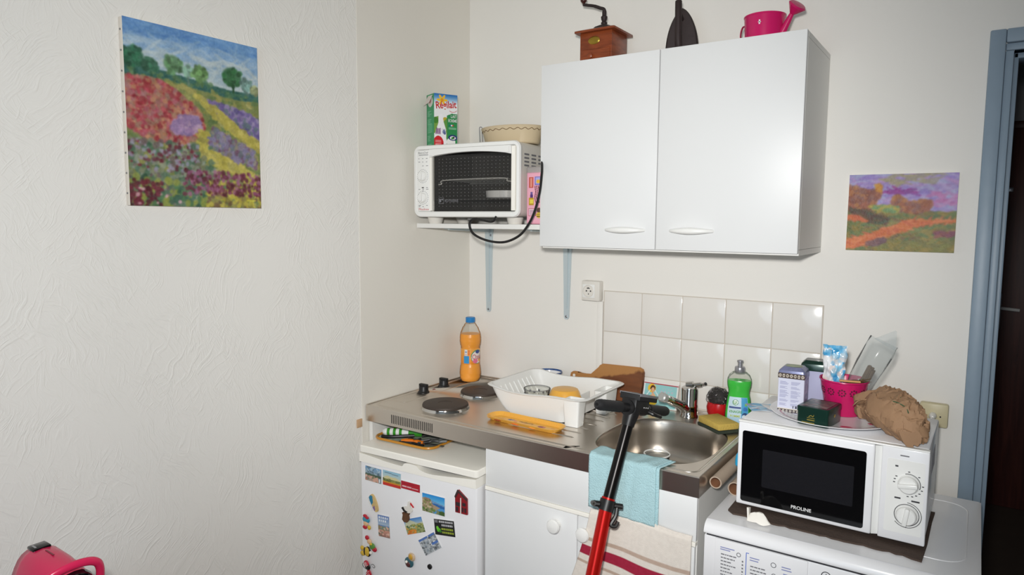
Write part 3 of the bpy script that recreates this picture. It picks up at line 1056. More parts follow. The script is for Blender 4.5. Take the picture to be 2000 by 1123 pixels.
# ---- milk carton on the oven
mk_ = thing('milk_carton', 'green carton of powdered milk standing on the toaster oven', 'carton', (.080, -.314, 1.8145), 65.6)
B().box(0, .095, .0004, .064, 0, .192, .0006, 1).obj('carton', mat('carton_green', (52, 148, 96), .45), mk_)
a = Art(70, 150, (236, 238, 238), asp=.463)
a.grad(.86, 1, (190, 216, 234), (30, 104, 178)).grad(.80, .8601, (236, 238, 238), (190, 216, 234))
for an in range(0, 360, 60):
    a.ell(.34 + .13 * math.cos(R(an)), .885 + .058 * math.sin(R(an)), .11, .022, (240, 190, 50), 1, 0, an)
a.ell(.34, .885, .06, .03, (226, 150, 30))
a.poly([(0, .55), (.18, .58), (.20, .30), (0, .25)], (120, 160, 70)).ell(.06, .5, .12, .06, (70, 130, 50)).ell(.47, .52, .1, .05, (190, 170, 60))
a.poly([(.54, .60), (.75, .645), (1, .64), (1, 0), (.54, 0)], (44, 138, 78)).poly([(.40, .48), (.56, .56), (.56, 0), (.44, 0)], (96, 150, 70))
a.poly([(.24, .62), (.36, .62), (.40, .48), (.50, .34), (.54, 0), (.10, 0), (.10, .34), (.20, .48)], (240, 240, 242))
a.poly([(.08, .34), (.28, .36), (.28, .24), (.04, .24)], (176, 150, 176)).rect(.1, .26, .14, .36, (120, 90, 120)).rect(.2, .26, .24, .34, (150, 110, 150))
a.ell(.42, .29, .07, .04, (120, 130, 170)).ell(.45, .265, .05, .03, (90, 100, 150)).rect(.33, .33, .54, .34, (150, 150, 170))
a.ell(.72, .10, .19, .085, (238, 238, 236)).ell(.80, .19, .20, .056, (34, 54, 110)).ell(.80, .185, .13, .032, (236, 236, 236)).ell(.78, .18, .05, .024, (60, 150, 60)).ell(.84, .19, .04, .02, (20, 30, 40))
a.ell(.18, .07, .22, .14, (206, 34, 44)).rect(0, 0, .34, .05, (206, 34, 44)).rect(.36, 0, .40, .08, (150, 30, 40)).rect(0, 0, 1, .012, (60, 140, 70))
a.rect(.66, .405, .72, .43, (40, 70, 160)).rect(.72, .405, .78, .43, (240, 240, 240)).rect(.78, .405, .84, .43, (200, 40, 50))
for zz in (.375, .36, .345):
    a.rect(.62, zz, .95, zz + .006, (150, 200, 170))
for zz, x1 in ((.115, .3), (.088, .3), (.055, .3), (.03, .28)):
    a.rect(.05, zz, x1, zz + .012, (246, 220, 220))
fr = art_obj('front_print', a, lambda u, v: (u * .095, -.0001, v * .192), M['art'], mk_)
text('lettering', 'Régilait', .049, .150, .084, .034, -.0006, M['ink_red'], fr, 6, bold=.02)
text('lettering', 'LAIT', .080, .1135, .024, .011, -.0006, M['ink_white'], fr, 0, bold=.01)
text('lettering', 'ÉCRÉMÉ', .075, .0990, .035, .013, -.0006, M['ink_white'], fr, 0, bold=.01)
B().tube(bez([(.062, -.0006, .133), (.073, -.0006, .129), (.085, -.0006, .131), (.092, -.0006, .136)], 5), .0009, 6).obj('print_swoosh', M['ink_red'], fr)
a = Art(36, 110, (58, 150, 100), asp=.29, seed=5)
a.rect(.0, .0, .12, 1, (40, 130, 84))
for k in range(26):
    a.rect(.12, .05 + k * .026, .12 + .6 * (.4 + .6 * a.rng.random()), .056 + k * .026, (140, 196, 164))
a.rect(.2, .3, .75, .44, (88, 168, 124)).ell(.5, .86, .34, .1, (220, 214, 206)).ell(.45, .88, .14, .05, (190, 130, 130))
art_obj('side_print', a, lambda u, v: (-.0001, .064 - u * .064, v * .192), M['art'], mk_)
B().loft([[(-.0002, .012, .187), (-.0002, .048, .187), (-.0015, .048, .187), (-.0015, .012, .187)],
          [(-.010, .022, .160), (-.012, .064, .152), (-.0135, .064, .152), (-.0115, .022, .160)]]).obj('pouring_flap', mat('flap_card', (216, 206, 200), .6), mk_)

# ---- beige oval dish and wire grip on the oven
od = thing('oval_dish', 'beige oval stoneware baking dish with a wavy brown line on the toaster oven', 'dish', (.345, -.195, 1.8145), -4)
b = B().lathe([(.103, 0), (.108, .004), (.118, .04), (.125, .055), (.127, .059), (.124, .062), (.120, .059), (.112, .03), (.10, .008), (.001, .006)], seg=56, sy=.70)
b.obj('bowl', M['stoneware'], od)
pts = []
for i in range(160):
    a_ = 2 * PI * i / 160
    z = .0485 + .0028 * math.sin(a_ * 26)
    r = .1205 + (z - .046) * .46
    pts.append((r * math.cos(a_), r * .70 * math.sin(a_), z))
B().tube(pts, .0012, 6, closed=True).obj('wavy_line', M['stone_line'], od)
tag(B().tube(bez([(.232, -.33, 1.8155), (.215, -.235, 1.816), (.207, -.206, 1.822), (.205, -.204, 1.86), (.205, -.205, 1.884), (.209, -.203, 1.888), (.213, -.200, 1.884), (.213, -.199, 1.86), (.216, -.202, 1.822), (.224, -.235, 1.816), (.239, -.33, 1.8155)], 5), .0014, 6).obj('wire_grip', M['grey_metal']), 'thin bent wire tray grip standing left of the beige oval dish', 'wire grip')

# ---- pink box between oven and cabinet
pk = thing('storage_box', 'pink printed storage box with a clear lid squeezed between oven and cabinet', 'box', (.4775, -.305, 1.5345))
B().box(0, .066, .0004, .105, 0, .178, .006).obj('box', mat('pink_plastic', (232, 168, 186), .35), pk)
a = Art(46, 110, (236, 172, 190), asp=.37)
a.rect(.10, .70, .40, .92, (196, 84, 70)).rect(.18, .72, .32, .90, (226, 150, 130)).rect(.5, .76, 1, .93, (120, 120, 196)).rect(.56, .78, .96, .91, (170, 170, 220)).ell(.75, .83, .14, .04, (226, 180, 60))
a.rect(.2, .50, .38, .56, (84, 50, 120)).rect(.1, .34, .46, .50, (190, 150, 40)).rect(.16, .38, .40, .46, (232, 210, 80)).rect(.22, .56, .36, .62, (110, 90, 150))
for k in (.52, .64, .76):
    a.line([(k, .74), (k + .06, .62), (k, .50), (k + .08, .40)], .022, (104, 40, 56))
a.rect(.08, .12, .6, .28, (176, 50, 70)).rect(.11, .133, .57, .267, (226, 190, 200))
for k in range(3):
    a.rect(.16, .16 + k * .033, .5, .17 + k * .033, (120, 70, 120))
a.ell(.82, .24, .16, .055, (90, 60, 50)).ell(.82, .14, .2, .06, (210, 180, 60)).rect(.66, .15, .98, .165, (70, 50, 40)).rect(.66, .11, .98, .125, (70, 50, 40))
art_obj('front_print', a, lambda u, v: (.005 + u * .056, -.0002, .008 + v * .162), M['art'], pk)
B().loft([ringz(rrect(-.001, .067, -.003, .107, .008, 4), z) for z in (.172, .188)] + [ringz(rrect(.002, .064, 0, .104, .008, 4), .192)]).obj('lid', mat('frosted_lid', (214, 208, 204), .25, trans=.5), pk)
# ================================================================ STEEL WORKTOP WITH HOB AND SINK
WR = Vector((.603, -.3, .845))
wt = thing('kitchen_worktop', 'stainless steel worktop with two hotplates at left and a sink at right', 'worktop', WR)
WL = -WR
ZT = .900
CX, CY, SA, SB, EXP = 1.003, -.357, .172, .206, 3.0
rx0, rx1, ry0, ry1 = .80, 1.1985, -.597, -.001
angs = [2 * PI * i / 96 for i in range(96)]
for cx_, cy_ in ((rx0, ry0), (rx1, ry0), (rx1, ry1), (rx0, ry1)):
    t = math.atan2(cy_ - CY, cx_ - CX) % (2 * PI)
    k = min(range(96), key=lambda i: abs(angs[i] - t))
    angs[k] = t
def sink_pt(a, s, z):
    c, d = math.cos(a), math.sin(a)
    r = (abs(c / SA) ** EXP + abs(d / SB) ** EXP) ** (-1 / EXP)
    return (CX + c * r * s, CY + d * r * s, z)
def rect_pt(a, z):
    c, d = math.cos(a), math.sin(a)
    t = min([(rx1 - CX) / c if c > 1e-9 else 9, (rx0 - CX) / c if c < -1e-9 else 9, (ry1 - CY) / d if d > 1e-9 else 9, (ry0 - CY) / d if d < -1e-9 else 9])
    return (CX + c * t, CY + d * t, z)
b = B()
b.loft([[rect_pt(a, ZT) for a in angs], [sink_pt(a, 1.0, ZT) for a in angs]], False, False)
q_ = [b.bm.verts.new(p) for p in ((.0075, -.597, ZT), (.80, -.597, ZT), (.80, -.001, ZT), (.0075, -.001, ZT))]
b.bm.faces.new(q_)
# rolled front, side edges
for pts in ([(.006, -.597), (1.2, -.597)],):
    pr = [(-.597, ZT), (-.599, ZT - .0008), (-.6, ZT - .003), (-.6, .845), (-.592, .845)]
    b.loft([[(x, y, z) for y, z in pr] for x in (.0065, 1.2)], False, False, closed=False)
pr = [(1.1985, ZT), (1.1996, ZT - .001), (1.2, ZT - .003), (1.2, .845), (1.192, .845)]
b.loft([[(x, y, z) for x, z in pr] for y in (-.5985, -.001)], False, False, closed=False)
pr = [(.0075, ZT), (.0062, ZT - .001), (.006, ZT - .003), (.006, .845), (.012, .845)]
b.loft([[(x, y, z) for x, z in pr] for y in (-.5985, -.001)], False, False, closed=False)
b.obj('steel_top', M['steel'], wt, loc=WL, sharp=12)
prof = [(1.0, ZT), (.993, ZT - .001), (.984, ZT - .005), (.972, ZT - .014), (.955, .86), (.94, .82), (.915, .795), (.87, .778), (.80, .768), (.60, .762), (.3, .759), (.14, .757)]
B().loft([[sink_pt(a, s, z) for a in angs] for s, z in prof], False, True).obj('sink_bowl', M['sink'], wt, loc=WL, sharp=60)
B().lathe([(.036, .7585), (.036, .7605), (.03, .7605), (.028, .759), (.001, .759)], (CX, CY, 0), 28).obj('drain', M['chrome'], wt, loc=WL)
# upstand at the walls and the pressed border line
B().box(.0045, .010, -.596, -.009, ZT - .002, .9025, .001).box(.0045, 1.2, -.009, -.0005, ZT - .002, .9045, .001).obj('upstand', M['steel'], wt, loc=WL)
def bead(x0, x1, y0, y1, r=.03, rad=.0042):
    return B().tube([(x, y, ZT - rad * .55) for x, y in rrect(x0, x1, y0, y1, r, 6)], rad, 8, closed=True)
bead(.026, 1.184, -.578, -.024, .03).obj('pressed_border', M['steel'], wt, loc=WL)
bead(.034, .098, -.50, -.05, .012, .003).obj('pressed_panel', M['steel'], wt, loc=WL)
# drainer ridges
for i in range(9):
    y = -.50 + i * .05
    B().tube([(.50, y, ZT - .0035), (.56, y, ZT - .0018), (.775, y, ZT - .0018), (.793, y, ZT - .0045)], [.001, .0042, .0042, .001], 8).obj('drainer_ridge', M['steel'], wt, loc=WL)
b = B()
for i in range(23):
    x = .128 + i * .0082
    b.box(x, x + .0028, -.6006, -.5995, .855, .885)
stuff(b.obj('vent_slots', M['black'], wt, loc=WL))
for (hx, hy, hr) in ((.255, -.465, .079), (.245, -.249, .0725)):
    h = B().lathe([(hr + .006, ZT - .001), (hr + .004, ZT + .004), (hr + .0015, ZT + .0085), (hr + .0015, ZT + .0095)], (hx, hy, 0), 48, cap1=True).obj('hotplate', M['chrome'], wt, loc=WL)
    B().lathe([(hr, ZT + .0085), (hr + .001, ZT + .012), (hr - .001, ZT + .0165), (hr - .004, ZT + .0172), (.026, ZT + .0172), (.024, ZT + .0158), (.001, ZT + .0158)], (hx, hy, 0), 48).obj('hotplate_disc', M['hotplate'], h)
for kx, ky in ((.056, -.352), (.054, -.232)):
    k = B().lathe([(.022, 0), (.022, .004), (.0185, .007), (.0165, .024), (.0145, .027), (.001, .027)], (kx, ky, ZT), 24).obj('hob_knob', M['black'], wt, loc=WL)
    B().box(kx - .0185, kx + .0185, ky - .0075, ky + .0075, ZT + .007, ZT + .034, .003).obj('grip', M['black'], k)
B().lathe([(.0055, 0), (.005, .002), (.001, .003)], (.056, -.292, ZT), 14).obj('pilot_lamp', mat('red_lens', (110, 30, 26), .3), wt, loc=WL)
B().box(.022, .78, -.585, -.02, .848, .893).obj('underside_board', M['cab_side'], wt, loc=WL)
B().box(.0065, .021, -.585, -.33, -.03, .8445, .001, 1).obj('side_panel', M['cab_side'], wt, loc=WL)
# small wooden block fixed to the left wall
tag(B().box(.0005, .0055, -.640, -.616, .825, .855, .002).obj('wood_block', mat('raw_wood', (196, 160, 124), .7)), 'small raw wooden block on the left wall beside the worktop end', 'block')

# ================================================================ SINK CABINET
sc = thing('sink_cabinet', 'white two-door base cabinet under the sink', 'cabinet', (.526, -.598, -.03))
D = .670
b = B().box(0, .016, .012, .57, .10, .873).box(D - .016, D, .012, .595, 0, .873).box(.016, D - .016, .012, .57, .10, .116).box(.016, D - .016, .56, .57, .116, .72).box(.016, D - .016, .04, .055, 0, .10)
b.obj('body', M['cab_side'], sc)
B().box(.0, D, 0, .0115, .756, .8735, .0015).obj('fixed_panel', M['white'], sc)
B().box(.0, D, -.004, .0115, .744, .7552, .001, 1).obj('rail', M['cream'], sc)
for x0, x1, kx in ((.002, .325, .260), (.328, D - .002, .355)):
    d = B().box(x0, x1, -.003, .0115, .08, .742, .002).obj('door', M['white'], sc)
    B().lathe([(.013, 0), (.011, .008), (.012, .014), (.0195, .019), (.021, .024), (.018, .029), (.009, .0315), (.001, .032)], seg=28, mtx=Matrix.Rotation(R(90), 3, 'X'), c=(kx, -.003, .70)).obj('knob', M['plastic'], d)

# ================================================================ FRIDGE
FL_, FR_ = Vector((.045, -.668, -.03)), 3.5
FM = Matrix.Translation(FL_) @ Matrix.Rotation(R(FR_), 4, 'Z')
fg = thing('fridge', 'small white table-top fridge covered with magnets under the worktop', 'fridge', FL_, FR_)
B().box(.004, .476, .054, .46, .0, .788, .004).obj('body', M['enamel'], fg)
B().loft([ringz(rrect(0, .483, -.006, .462, .012, 4), .792), ringz(rrect(0, .483, -.006, .462, .012, 4), .811), ringz(rrect(.003, .480, -.003, .459, .012, 4), .814)]).obj('lid', M['cream'], fg)
dr = B().box(.002, .478, .0, .052, .07, .758, .006, 3).obj('door', M['enamel'], fg)
top = [(.002, .787), (.05, .784), (.12, .777), (.178, .7745), (.19, .7755), (.203, .787), (.245, .787), (.262, .776), (.30, .770), (.36, .7745), (.42, .781), (.478, .787)]
tp = [(p.x, p.z) for p in bez([(x, 0, z) for x, z in top], 4)]
B().prism(tp + [(.478, .757), (.002, .757)], -.005, .052).obj('handle_strip', M['cream'], dr)
B().box(.006, .474, .014, .052, .786, .7915).obj('seal', M['ink'], fg)

def fpos(x, z, y=-.0002):
    return FM @ Vector((x, y, z))

def magnet(label, x, z, w, h, art, ang=0, cat='magnet', t=.003, name='fridge_magnet', skew=0):
    """flat card magnet, lower left corner at (x, z) on the door, turned by ang"""
    o = thing(name, label, cat, fpos(x, z))
    o.rotation_euler = Euler((0, R(-ang), R(FR_)), 'XYZ')
    art_obj('print', art, lambda u, v: (u * w, -t, v * h), M['art'], o, back=(0, t, 0))
    return o

rs = np.random.default_rng(11)
# 1 lake and rocks
a = Art(34, 26, (120, 140, 150), seed=2)
a.grad(.5, 1, (130, 150, 160), (110, 160, 210)).dabs(50, a.v > .45, [(90, 120, 140), (140, 170, 190), (70, 90, 100), (170, 190, 200)], .07, .04)
a.rect(0, .36, 1, .5, (70, 92, 72)).poly([(.15, .0), (.2, .4), (.8, .34), (.85, 0)], (206, 160, 140)).dabs(30, (a.v < .36) & (a.u < .8), [(214, 170, 150), (190, 140, 120), (160, 150, 140), (110, 120, 90)], .06, .06)
a.rect(.86, .05, .93, .3, (236, 236, 236))
magnet('landscape photo magnet at the top left corner of the fridge door', .026, .696, .071, .050, a, -1.5)
# 2 country postcard
a = Art(34, 24, (190, 206, 214), seed=3)
a.grad(.4, 1, (206, 206, 190), (140, 190, 214)).poly([(0, .48), (.25, .7), (.45, .62), (.7, .66), (1, .5), (1, .4), (0, .4)], (206, 198, 150)).rect(0, .26, 1, .46, (112, 118, 66)).dabs(24, (a.v < .46) & (a.v > .24), [(84, 96, 50), (150, 150, 80)], .08, .03)
a.rect(0, .18, 1, .27, (200, 140, 40)).rect(0, 0, 1, .18, (196, 50, 40))
a.rect(.1, .86, .5, .89, (90, 110, 130)).rect(.5, .80, .85, .83, (90, 110, 130))
magnet('country landscape card magnet with an orange-red foot, beside the top left photo', .104, .695, .077, .051, a, -.5)
# 3 red strip
a = Art(40, 14, (176, 24, 44), seed=3)
a.rect(.06, .3, .3, .42, (232, 190, 196)).rect(.33, .28, .55, .42, (226, 180, 186)).rect(.58, .24, .9, .38, (232, 200, 200)).rect(.05, .62, .7, .72, (140, 20, 40))
magnet('narrow red strip magnet with white lettering', .1825, .699, .078, .026, a, -.5)
# 4 oval souvenir
mg = thing('fridge_magnet', 'oval teal and sand coloured souvenir magnet with a white name strip', 'magnet', fpos(.026, .594))
mg.rotation_euler = (0, 0, R(FR_))
o_ = [(.022, .052), (.030, .057), (.040, .050), (.050, .032), (.056, .012), (.054, .001), (.044, .0), (.034, .012), (.024, .030), (.018, .044)]
B().prism([(p.x, p.z) for p in bez([(x, 0, z) for x, z in o_] + [(.022, 0, .052)], 3)][:-1], -.006, 0).obj('relief', mat('magnet_sand', (206, 178, 120), .5, var=.3, vscale=70), mg)
B().prism([(.018, .045), (.024, .053), (.033, .052), (.036, .030), (.030, .02), (.022, .034)], -.0068, -.006).obj('sea_patch', mat('magnet_teal', (40, 124, 160), .5), mg)
B().prism([(.034, .012), (.042, .0205), (.046, .008), (.044, .001)], -.0068, -.006).obj('lilac_patch', mat('magnet_lilac', (132, 106, 150), .5), mg)
B().prism([(.008, .044), (.013, .045), (.033, .003), (.027, .0)], -.008, -.0062).obj('name_strip', M['ink_white'], mg)
# 5 stork
sk = thing('fridge_magnet', 'stork shaped magnet standing on a brown chimney pot', 'magnet', fpos(.184, .588))
sk.rotation_euler = (0, 0, R(FR_))
body_ = [(.004, .046), (.014, .052), (.024, .053), (.027, .064), (.028, .070), (.032, .073), (.037, .071), (.037, .064), (.038, .055), (.045, .049), (.045, .041), (.038, .035), (.024, .033), (.012, .037)]
B().prism([(p.x, p.z) for p in bez([(x, 0, z) for x, z in body_] + [(.004, 0, .046)], 3)][:-1], -.006, 0).obj('body', mat('stork_white', (226, 222, 214), .5), sk)
B().prism([(.002, .046), (.009, .051), (.016, .041), (.028, .0365), (.022, .033), (.010, .037)], -.0075, -.006).obj('wing', M['black'], sk)
B().prism([(.036, .070), (.051, .056), (.049, .054), (.036, .066)], -.005, -.001).obj('beak', M['ink_red'], sk)
B().prism([(.006, .031), (.034, .031), (.030, .024), (.033, .010), (.026, .001), (.014, .0), (.006, .008), (.009, .024)], -.009, 0).obj('chimney', mat('pot_brown', (98, 66, 44), .7, var=.3, vscale=90), sk)
# 6 coast postcard
a = Art(44, 32, (80, 150, 210), seed=6)
a.grad(.55, 1, (120, 190, 226), (36, 140, 216)).rect(0, .36, 1, .58, (44, 104, 170)).poly([(.3, .62), (1, .50), (1, .56), (.4, .7)], (110, 150, 190))
a.poly([(0, .76), (.2, .8), (.4, .72), (.45, .5), (.8, .38), (.6, .2), (.3, 0), (0, 0)], (170, 150, 120))
a.dabs(60, (a.v < .76) & (a.u < .45), [(200, 180, 150), (150, 120, 100), (96, 110, 60), (130, 140, 80)], .04, .05)
a.dabs(40, (a.v < .2), [(70, 100, 50), (100, 130, 60), (140, 140, 110)], .05, .06).rect(.75, 0, 1, .2, (70, 96, 50))
magnet('bright blue coast postcard magnet below the red strip', .270, .642, .089, .060, a, 0)
# 7 red house
hs = thing('fridge_magnet', 'dark red gabled house magnet at the right of the fridge door', 'magnet', fpos(.401, .668))
hs.rotation_euler = (0, 0, R(FR_))
B().prism([(.001, .0), (.046, .0), (.045, .050), (.012, .074), (0, .052)], -.006, 0).obj('facade', mat('magnet_red', (138, 26, 34), .45), hs)
B().prism([(-.001, .051), (.010, .075), (.046, .052), (.046, .044), (.014, .066), (.002, .046)], -.008, -.006).obj('roof', mat('magnet_dark', (64, 44, 44), .6), hs)
for q in ((.004, .004, .012, .018), (.026, .006, .032, .02), (.036, .006, .042, .02), (.004, .022, .02, .034), (.028, .026, .040, .036)):
    B().box(q[0], q[2], -.0068, -.006, q[1], q[3]).obj('window', mat('magnet_dark2', (50, 40, 44), .5), hs)
B().box(.0205, .0235, -.007, -.006, 0, .05).obj('corner_post', M['tissue'], hs)
# 8 small figure in a blue hat
skin = mat('figure_skin', (226, 184, 140), .5)
teal = mat('figure_teal', (60, 150, 176), .45)
fred = mat('figure_red', (184, 30, 50), .45)
fyel = mat('figure_yellow', (214, 178, 60), .5)
def blobs(label, x, z, parts):
    r = thing('fridge_magnet', label, 'magnet', fpos(x, z))
    r.rotation_euler = (0, 0, R(FR_))
    for nm, cx, cz, rx, rz_, mt, dy in parts:
        b = B().sphere((0, 0, 0), 1, u=14, v=8)
        for v in b.bm.verts:
            v.co = Vector((v.co.x * rx + cx, v.co.y * .0045 - .0045 - dy, v.co.z * rz_ + cz))
        b.obj(nm, mt, r)
    return r
blobs('little figure magnet in a round blue hat with red pompoms', .011, .522,
      [('hat', .018, .034, .0165, .0125, teal, 0), ('pompom', .014, .046, .009, .006, fred, .001), ('pompom', .024, .042, .008, .005, fred, .002), ('face', .017, .020, .011, .010, skin, .001),
       ('scarf', .014, .007, .010, .007, fred, .002), ('ball', .031, .008, .007, .008, fyel, 0)])
# 9 sky postcard
a = Art(28, 42, (110, 140, 190), asp=.65, seed=8)
a.grad(.55, 1, (170, 190, 206), (96, 126, 186)).grad(.0, .32, (150, 110, 100), (206, 150, 130)).rect(0, .32, 1, .5, (120, 140, 120)).dabs(30, a.v < .5, [(190, 130, 120), (220, 180, 160), (100, 110, 90), (150, 120, 80)], .07, .04)
for zz, n in ((.84, 5), (.70, 4)):
    for k in range(n):
        a.rect(.10 + k * .17, zz, .20 + k * .17, zz + .10, (236, 240, 244))
magnet('tall postcard magnet with white lettering on a blue sky', .083, .5105, .050, .0745, a, 3)
# 10 tilted mountain postcard
a = Art(36, 26, (150, 160, 110), seed=9)
a.grad(.6, 1, (170, 190, 200), (70, 130, 200)).poly([(0, .5), (.1, .9), (.3, .95), (.75, .6), (1, .7), (1, .4), (0, .4)], (196, 200, 170))
a.dabs(90, a.v < .6, [(84, 110, 60), (130, 140, 70), (60, 90, 60), (170, 170, 100), (200, 150, 60)], .05, .05).dabs(30, (a.v < .25) & (a.u < .5), [(226, 140, 40), (214, 120, 50)], .06, .05)
magnet('tilted mountain village postcard magnet under the stork', .208, .5445, .079, .050, a, 21, t=.002)
# 11 black text card
a = Art(52, 34, (30, 32, 32), seed=10)
a.ell(.2, .32, .10, .12, (96, 190, 50)).ell(.14, .45, .06, .1, (120, 210, 60)).ell(.27, .24, .07, .07, (60, 130, 40)).rect(.02, .78, .18, .95, (120, 120, 124))
rr_ = np.random.default_rng(4)
for row, (zz, c, x0) in enumerate(((.80, (190, 190, 192), .24), (.60, (190, 190, 192), .36), (.36, (160, 176, 60), .34), (.14, (160, 176, 60), .36))):
    x = x0
    while x < .92:
        wv = .03 + .05 * rr_.random()
        a.rect(x, zz, x + wv, zz + .12, c)
        x += wv + .02
magnet('black card magnet with grey and lime lettering and a green leaf', .322, .5745, .079, .051, a, 7)
# 12 collage
a = Art(36, 36, (236, 236, 236), seed=12)
for q, top_c in (((.0, .0, .55, 1), 1), ((.60, .55, 1, 1), 0), ((.60, 0, 1, .50), 0)):
    a.rect(q[0], q[1], q[2], q[3], (176, 182, 186))
    mk = (a.u > q[0]) & (a.u < q[2]) & (a.v > q[1]) & (a.v < q[3])
    a.dabs(45, mk, [(110, 116, 120), (200, 204, 206), (84, 90, 94), (150, 160, 170)], .05, .06)
    a.put(mk & (a.v > q[3] - .14), (84, 120, 186))
magnet('tilted three-picture photo collage magnet in greys', .283, .4925, .077, .054, a, 35)
# 13 butterfly
blobs('yellow and black bee shaped magnet at the left edge of the fridge door', .000, .424,
      [('wing', .012, .008, .011, .009, fyel, 0), ('wing', .009, .026, .008, .008, fyel, 0), ('body', .022, .018, .005, .014, M['black'], .001), ('striped_body', .032, .018, .0115, .0165, fyel, .001), ('outline', .034, .018, .0135, .0185, M['black'], -.001), ('head', .0475, .018, .006, .006, M['tissue'], 0)])
# 14 caterpillar
blobs('caterpillar shaped magnet with a red pompom and a green body above the bee', .023, .452,
      [('pompom', .009, .040, .009, .008, fred, 0), ('head', .020, .029, .010, .009, skin, .001), ('body', .033, .015, .013, .012, mat('figure_green', (90, 140, 60), .5), .001), ('tail', .041, .006, .011, .009, fred, 0), ('collar', .029, .023, .006, .004, fyel, .003)])
# 15 ladybird
lb = blobs('red and white dotted ladybird magnet with wire arms at the lower left of the door', .004, .330,
      [('head', .029, .058, .012, .012, M['black'], 0), ('cap', .024, .068, .012, .012, fred, .001), ('body', .034, .026, .013, .024, fred, 0)])
for pts in ([(.022, 0, .044), (.012, -.003, .05), (.004, -.003, .058), (.008, -.003, .066)], [(.040, 0, .066), (.052, -.003, .072), (.060, -.003, .066), (.056, -.003, .060), (.05, -.003, .064)]):
    B().tube(bez(pts, 5), .0008, 6).obj('wire_arm', M['black'], lb)
b = B()
for i in range(14):
    x, z = .024 + .009 * math.cos(i * 2.4) * (i / 14) ** .5, .068 + .009 * math.sin(i * 2.4) * (i / 14) ** .5
    b.sphere((x, -.0098, z), .0013, u=6, v=4)
for i in range(16):
    b.sphere((.034 + .009 * math.cos(i * 2.4) * (i / 16) ** .5, -.0087, .03 + .018 * math.sin(i * 2.4) * (i / 16) ** .5), .0013, u=6, v=4)
stuff(b.obj('white_dots', M['ink_white'], lb))
# 16 nesting doll
blobs('nesting doll shaped magnet in a yellow headscarf', .196, .437,
      [('body', .019, .016, .0185, .018, mat('doll_teal', (60, 100, 110), .4, var=.35, vscale=90), 0), ('head', .030, .037, .0145, .0145, mat('doll_sand', (206, 180, 150), .4, var=.2, vscale=90), .0005), ('face', .029, .038, .009, .010, mat('doll_gold', (206, 160, 60), .4), .0028), ('apron', .017, .010, .010, .010, mat('doll_plum', (90, 50, 50), .4), .0028), ('flower', .012, .018, .005, .005, M['cream'], .005)])
# 17 round black
mg = thing('fridge_magnet', 'plain round black magnet below the photo collage', 'magnet', fpos(.298, .459))
mg.rotation_euler = (0, 0, R(FR_))
B().lathe([(.0085, 0), (.0085, .004), (.007, .005), (.001, .005)], seg=24, mtx=Matrix.Rotation(R(90), 3, 'X')).obj('disc', M['black'], mg)

# ================================================================ TRAY AND TOOLS ON THE FRIDGE
FT = -.03 + .814
tr = thing('serving_tray', 'shallow tray with an amber rim lying on the fridge under the worktop', 'tray', (.165, -.50, FT + .0003), 3)
B().loft([ringz(rrect(-.118, .118, -.09, .10, .03, 6), 0), ringz(rrect(-.125, .125, -.098, .108, .035, 6), .004), ringz(rrect(-.122, .122, -.095, .105, .034, 6), .006), ringz(rrect(-.116, .116, -.088, .098, .03, 6), .003)]).obj('tray_base', M['tray'], tr)
B().tube([(x, y, .0085) for x, y in rrect(-.127, .127, -.100, .110, .036, 6)], .0045, 8, closed=True).obj('rim', M['tray_rim'], tr)
kz = FT + .0045
sp = thing('spatula', 'spatula with a green and white striped handle on the tray', 'spatula', (.050, -.560, kz + .014), 27)
white_h = M['plastic']
x = 0
for i, (wd, mt) in enumerate(((.016, white_h), (.010, M['green']), (.012, white_h), (.010, M['green']), (.012, white_h), (.010, M['green']), (.024, white_h), (.05, M['green']))):
    r0 = .0125 if i else .008
    B().tube([(x, 0, 0), (x + wd * .5, 0, 0), (x + wd, 0, 0)], [r0, .0135, .013], 16).obj('handle_band', mt, sp)
    x += wd
B().box(x, x + .09, -.018, .018, -.002, .001, .0008, 1).obj('blade', M['black'], sp)
tag(B().tube(bez([(.068, -.585, kz + .006), (.095, -.578, kz + .007), (.125, -.555, kz + .008), (.16, -.52, kz + .008)]), .0062, 8).obj('bottle_opener', M['black']), 'slim black handled utensil lying along the striped spatula', 'utensil')
ps = thing('pruning_scissors', 'scissors with orange and black grips at the front of the tray', 'scissors', (.165, -.578, kz + .007), 10)
for dx, dy, an in ((0, -.004, 14), (.042, .004, -8)):
    q = Matrix.Rotation(R(an), 3, 'Z')
    B().tube([q @ Vector(v) + Vector((dx, dy, 0)) for v in ((-.006, 0, 0), (.01, 0, .001), (.036, .001, .001))], [.006, .0085, .007], 12).obj('grip', M['orange'], ps)
    B().tube([q @ Vector(v) + Vector((dx, dy - .006, -.003)) for v in ((-.012, 0, 0), (.01, 0, 0), (.04, .001, 0))], [.004, .0055, .004], 10).obj('grip_inlay', M['black'], ps)
B().box(.03, .15, .004, .016, -.004, -.001, .001, 1, ).obj('blade', M['grey_metal'], ps)
ut = [((.200, -.545), (.250, -.50)), ((.215, -.56), (.262, -.53)), ((.225, -.575), (.272, -.545)), ((.195, -.52), (.235, -.47))]
for i, ((xa, ya), (xb, yb)) in enumerate(ut):
    t = thing('fork', 'dark metal fork in the heap at the right of the tray', 'fork', (xa, ya, kz + .0035 + .003 * i), math.degrees(math.atan2(yb - ya, xb - xa)), group='cutlery heap on the tray')
    B().tube(bez([(0, 0, 0), (.03, 0, .002), (.055, 0, .006), (.07, 0, .004)]), [.0035] * 12 + [.0022] * 13, 8).obj('handle', M['black'], t)
    for k in (-1, 0, 1):
        B().tube([(.068, k * .001, .004), (.075, k * .005, .003), (.098, k * .005, .006)], .0012, 6).obj('tine', M['grey_metal'], t)
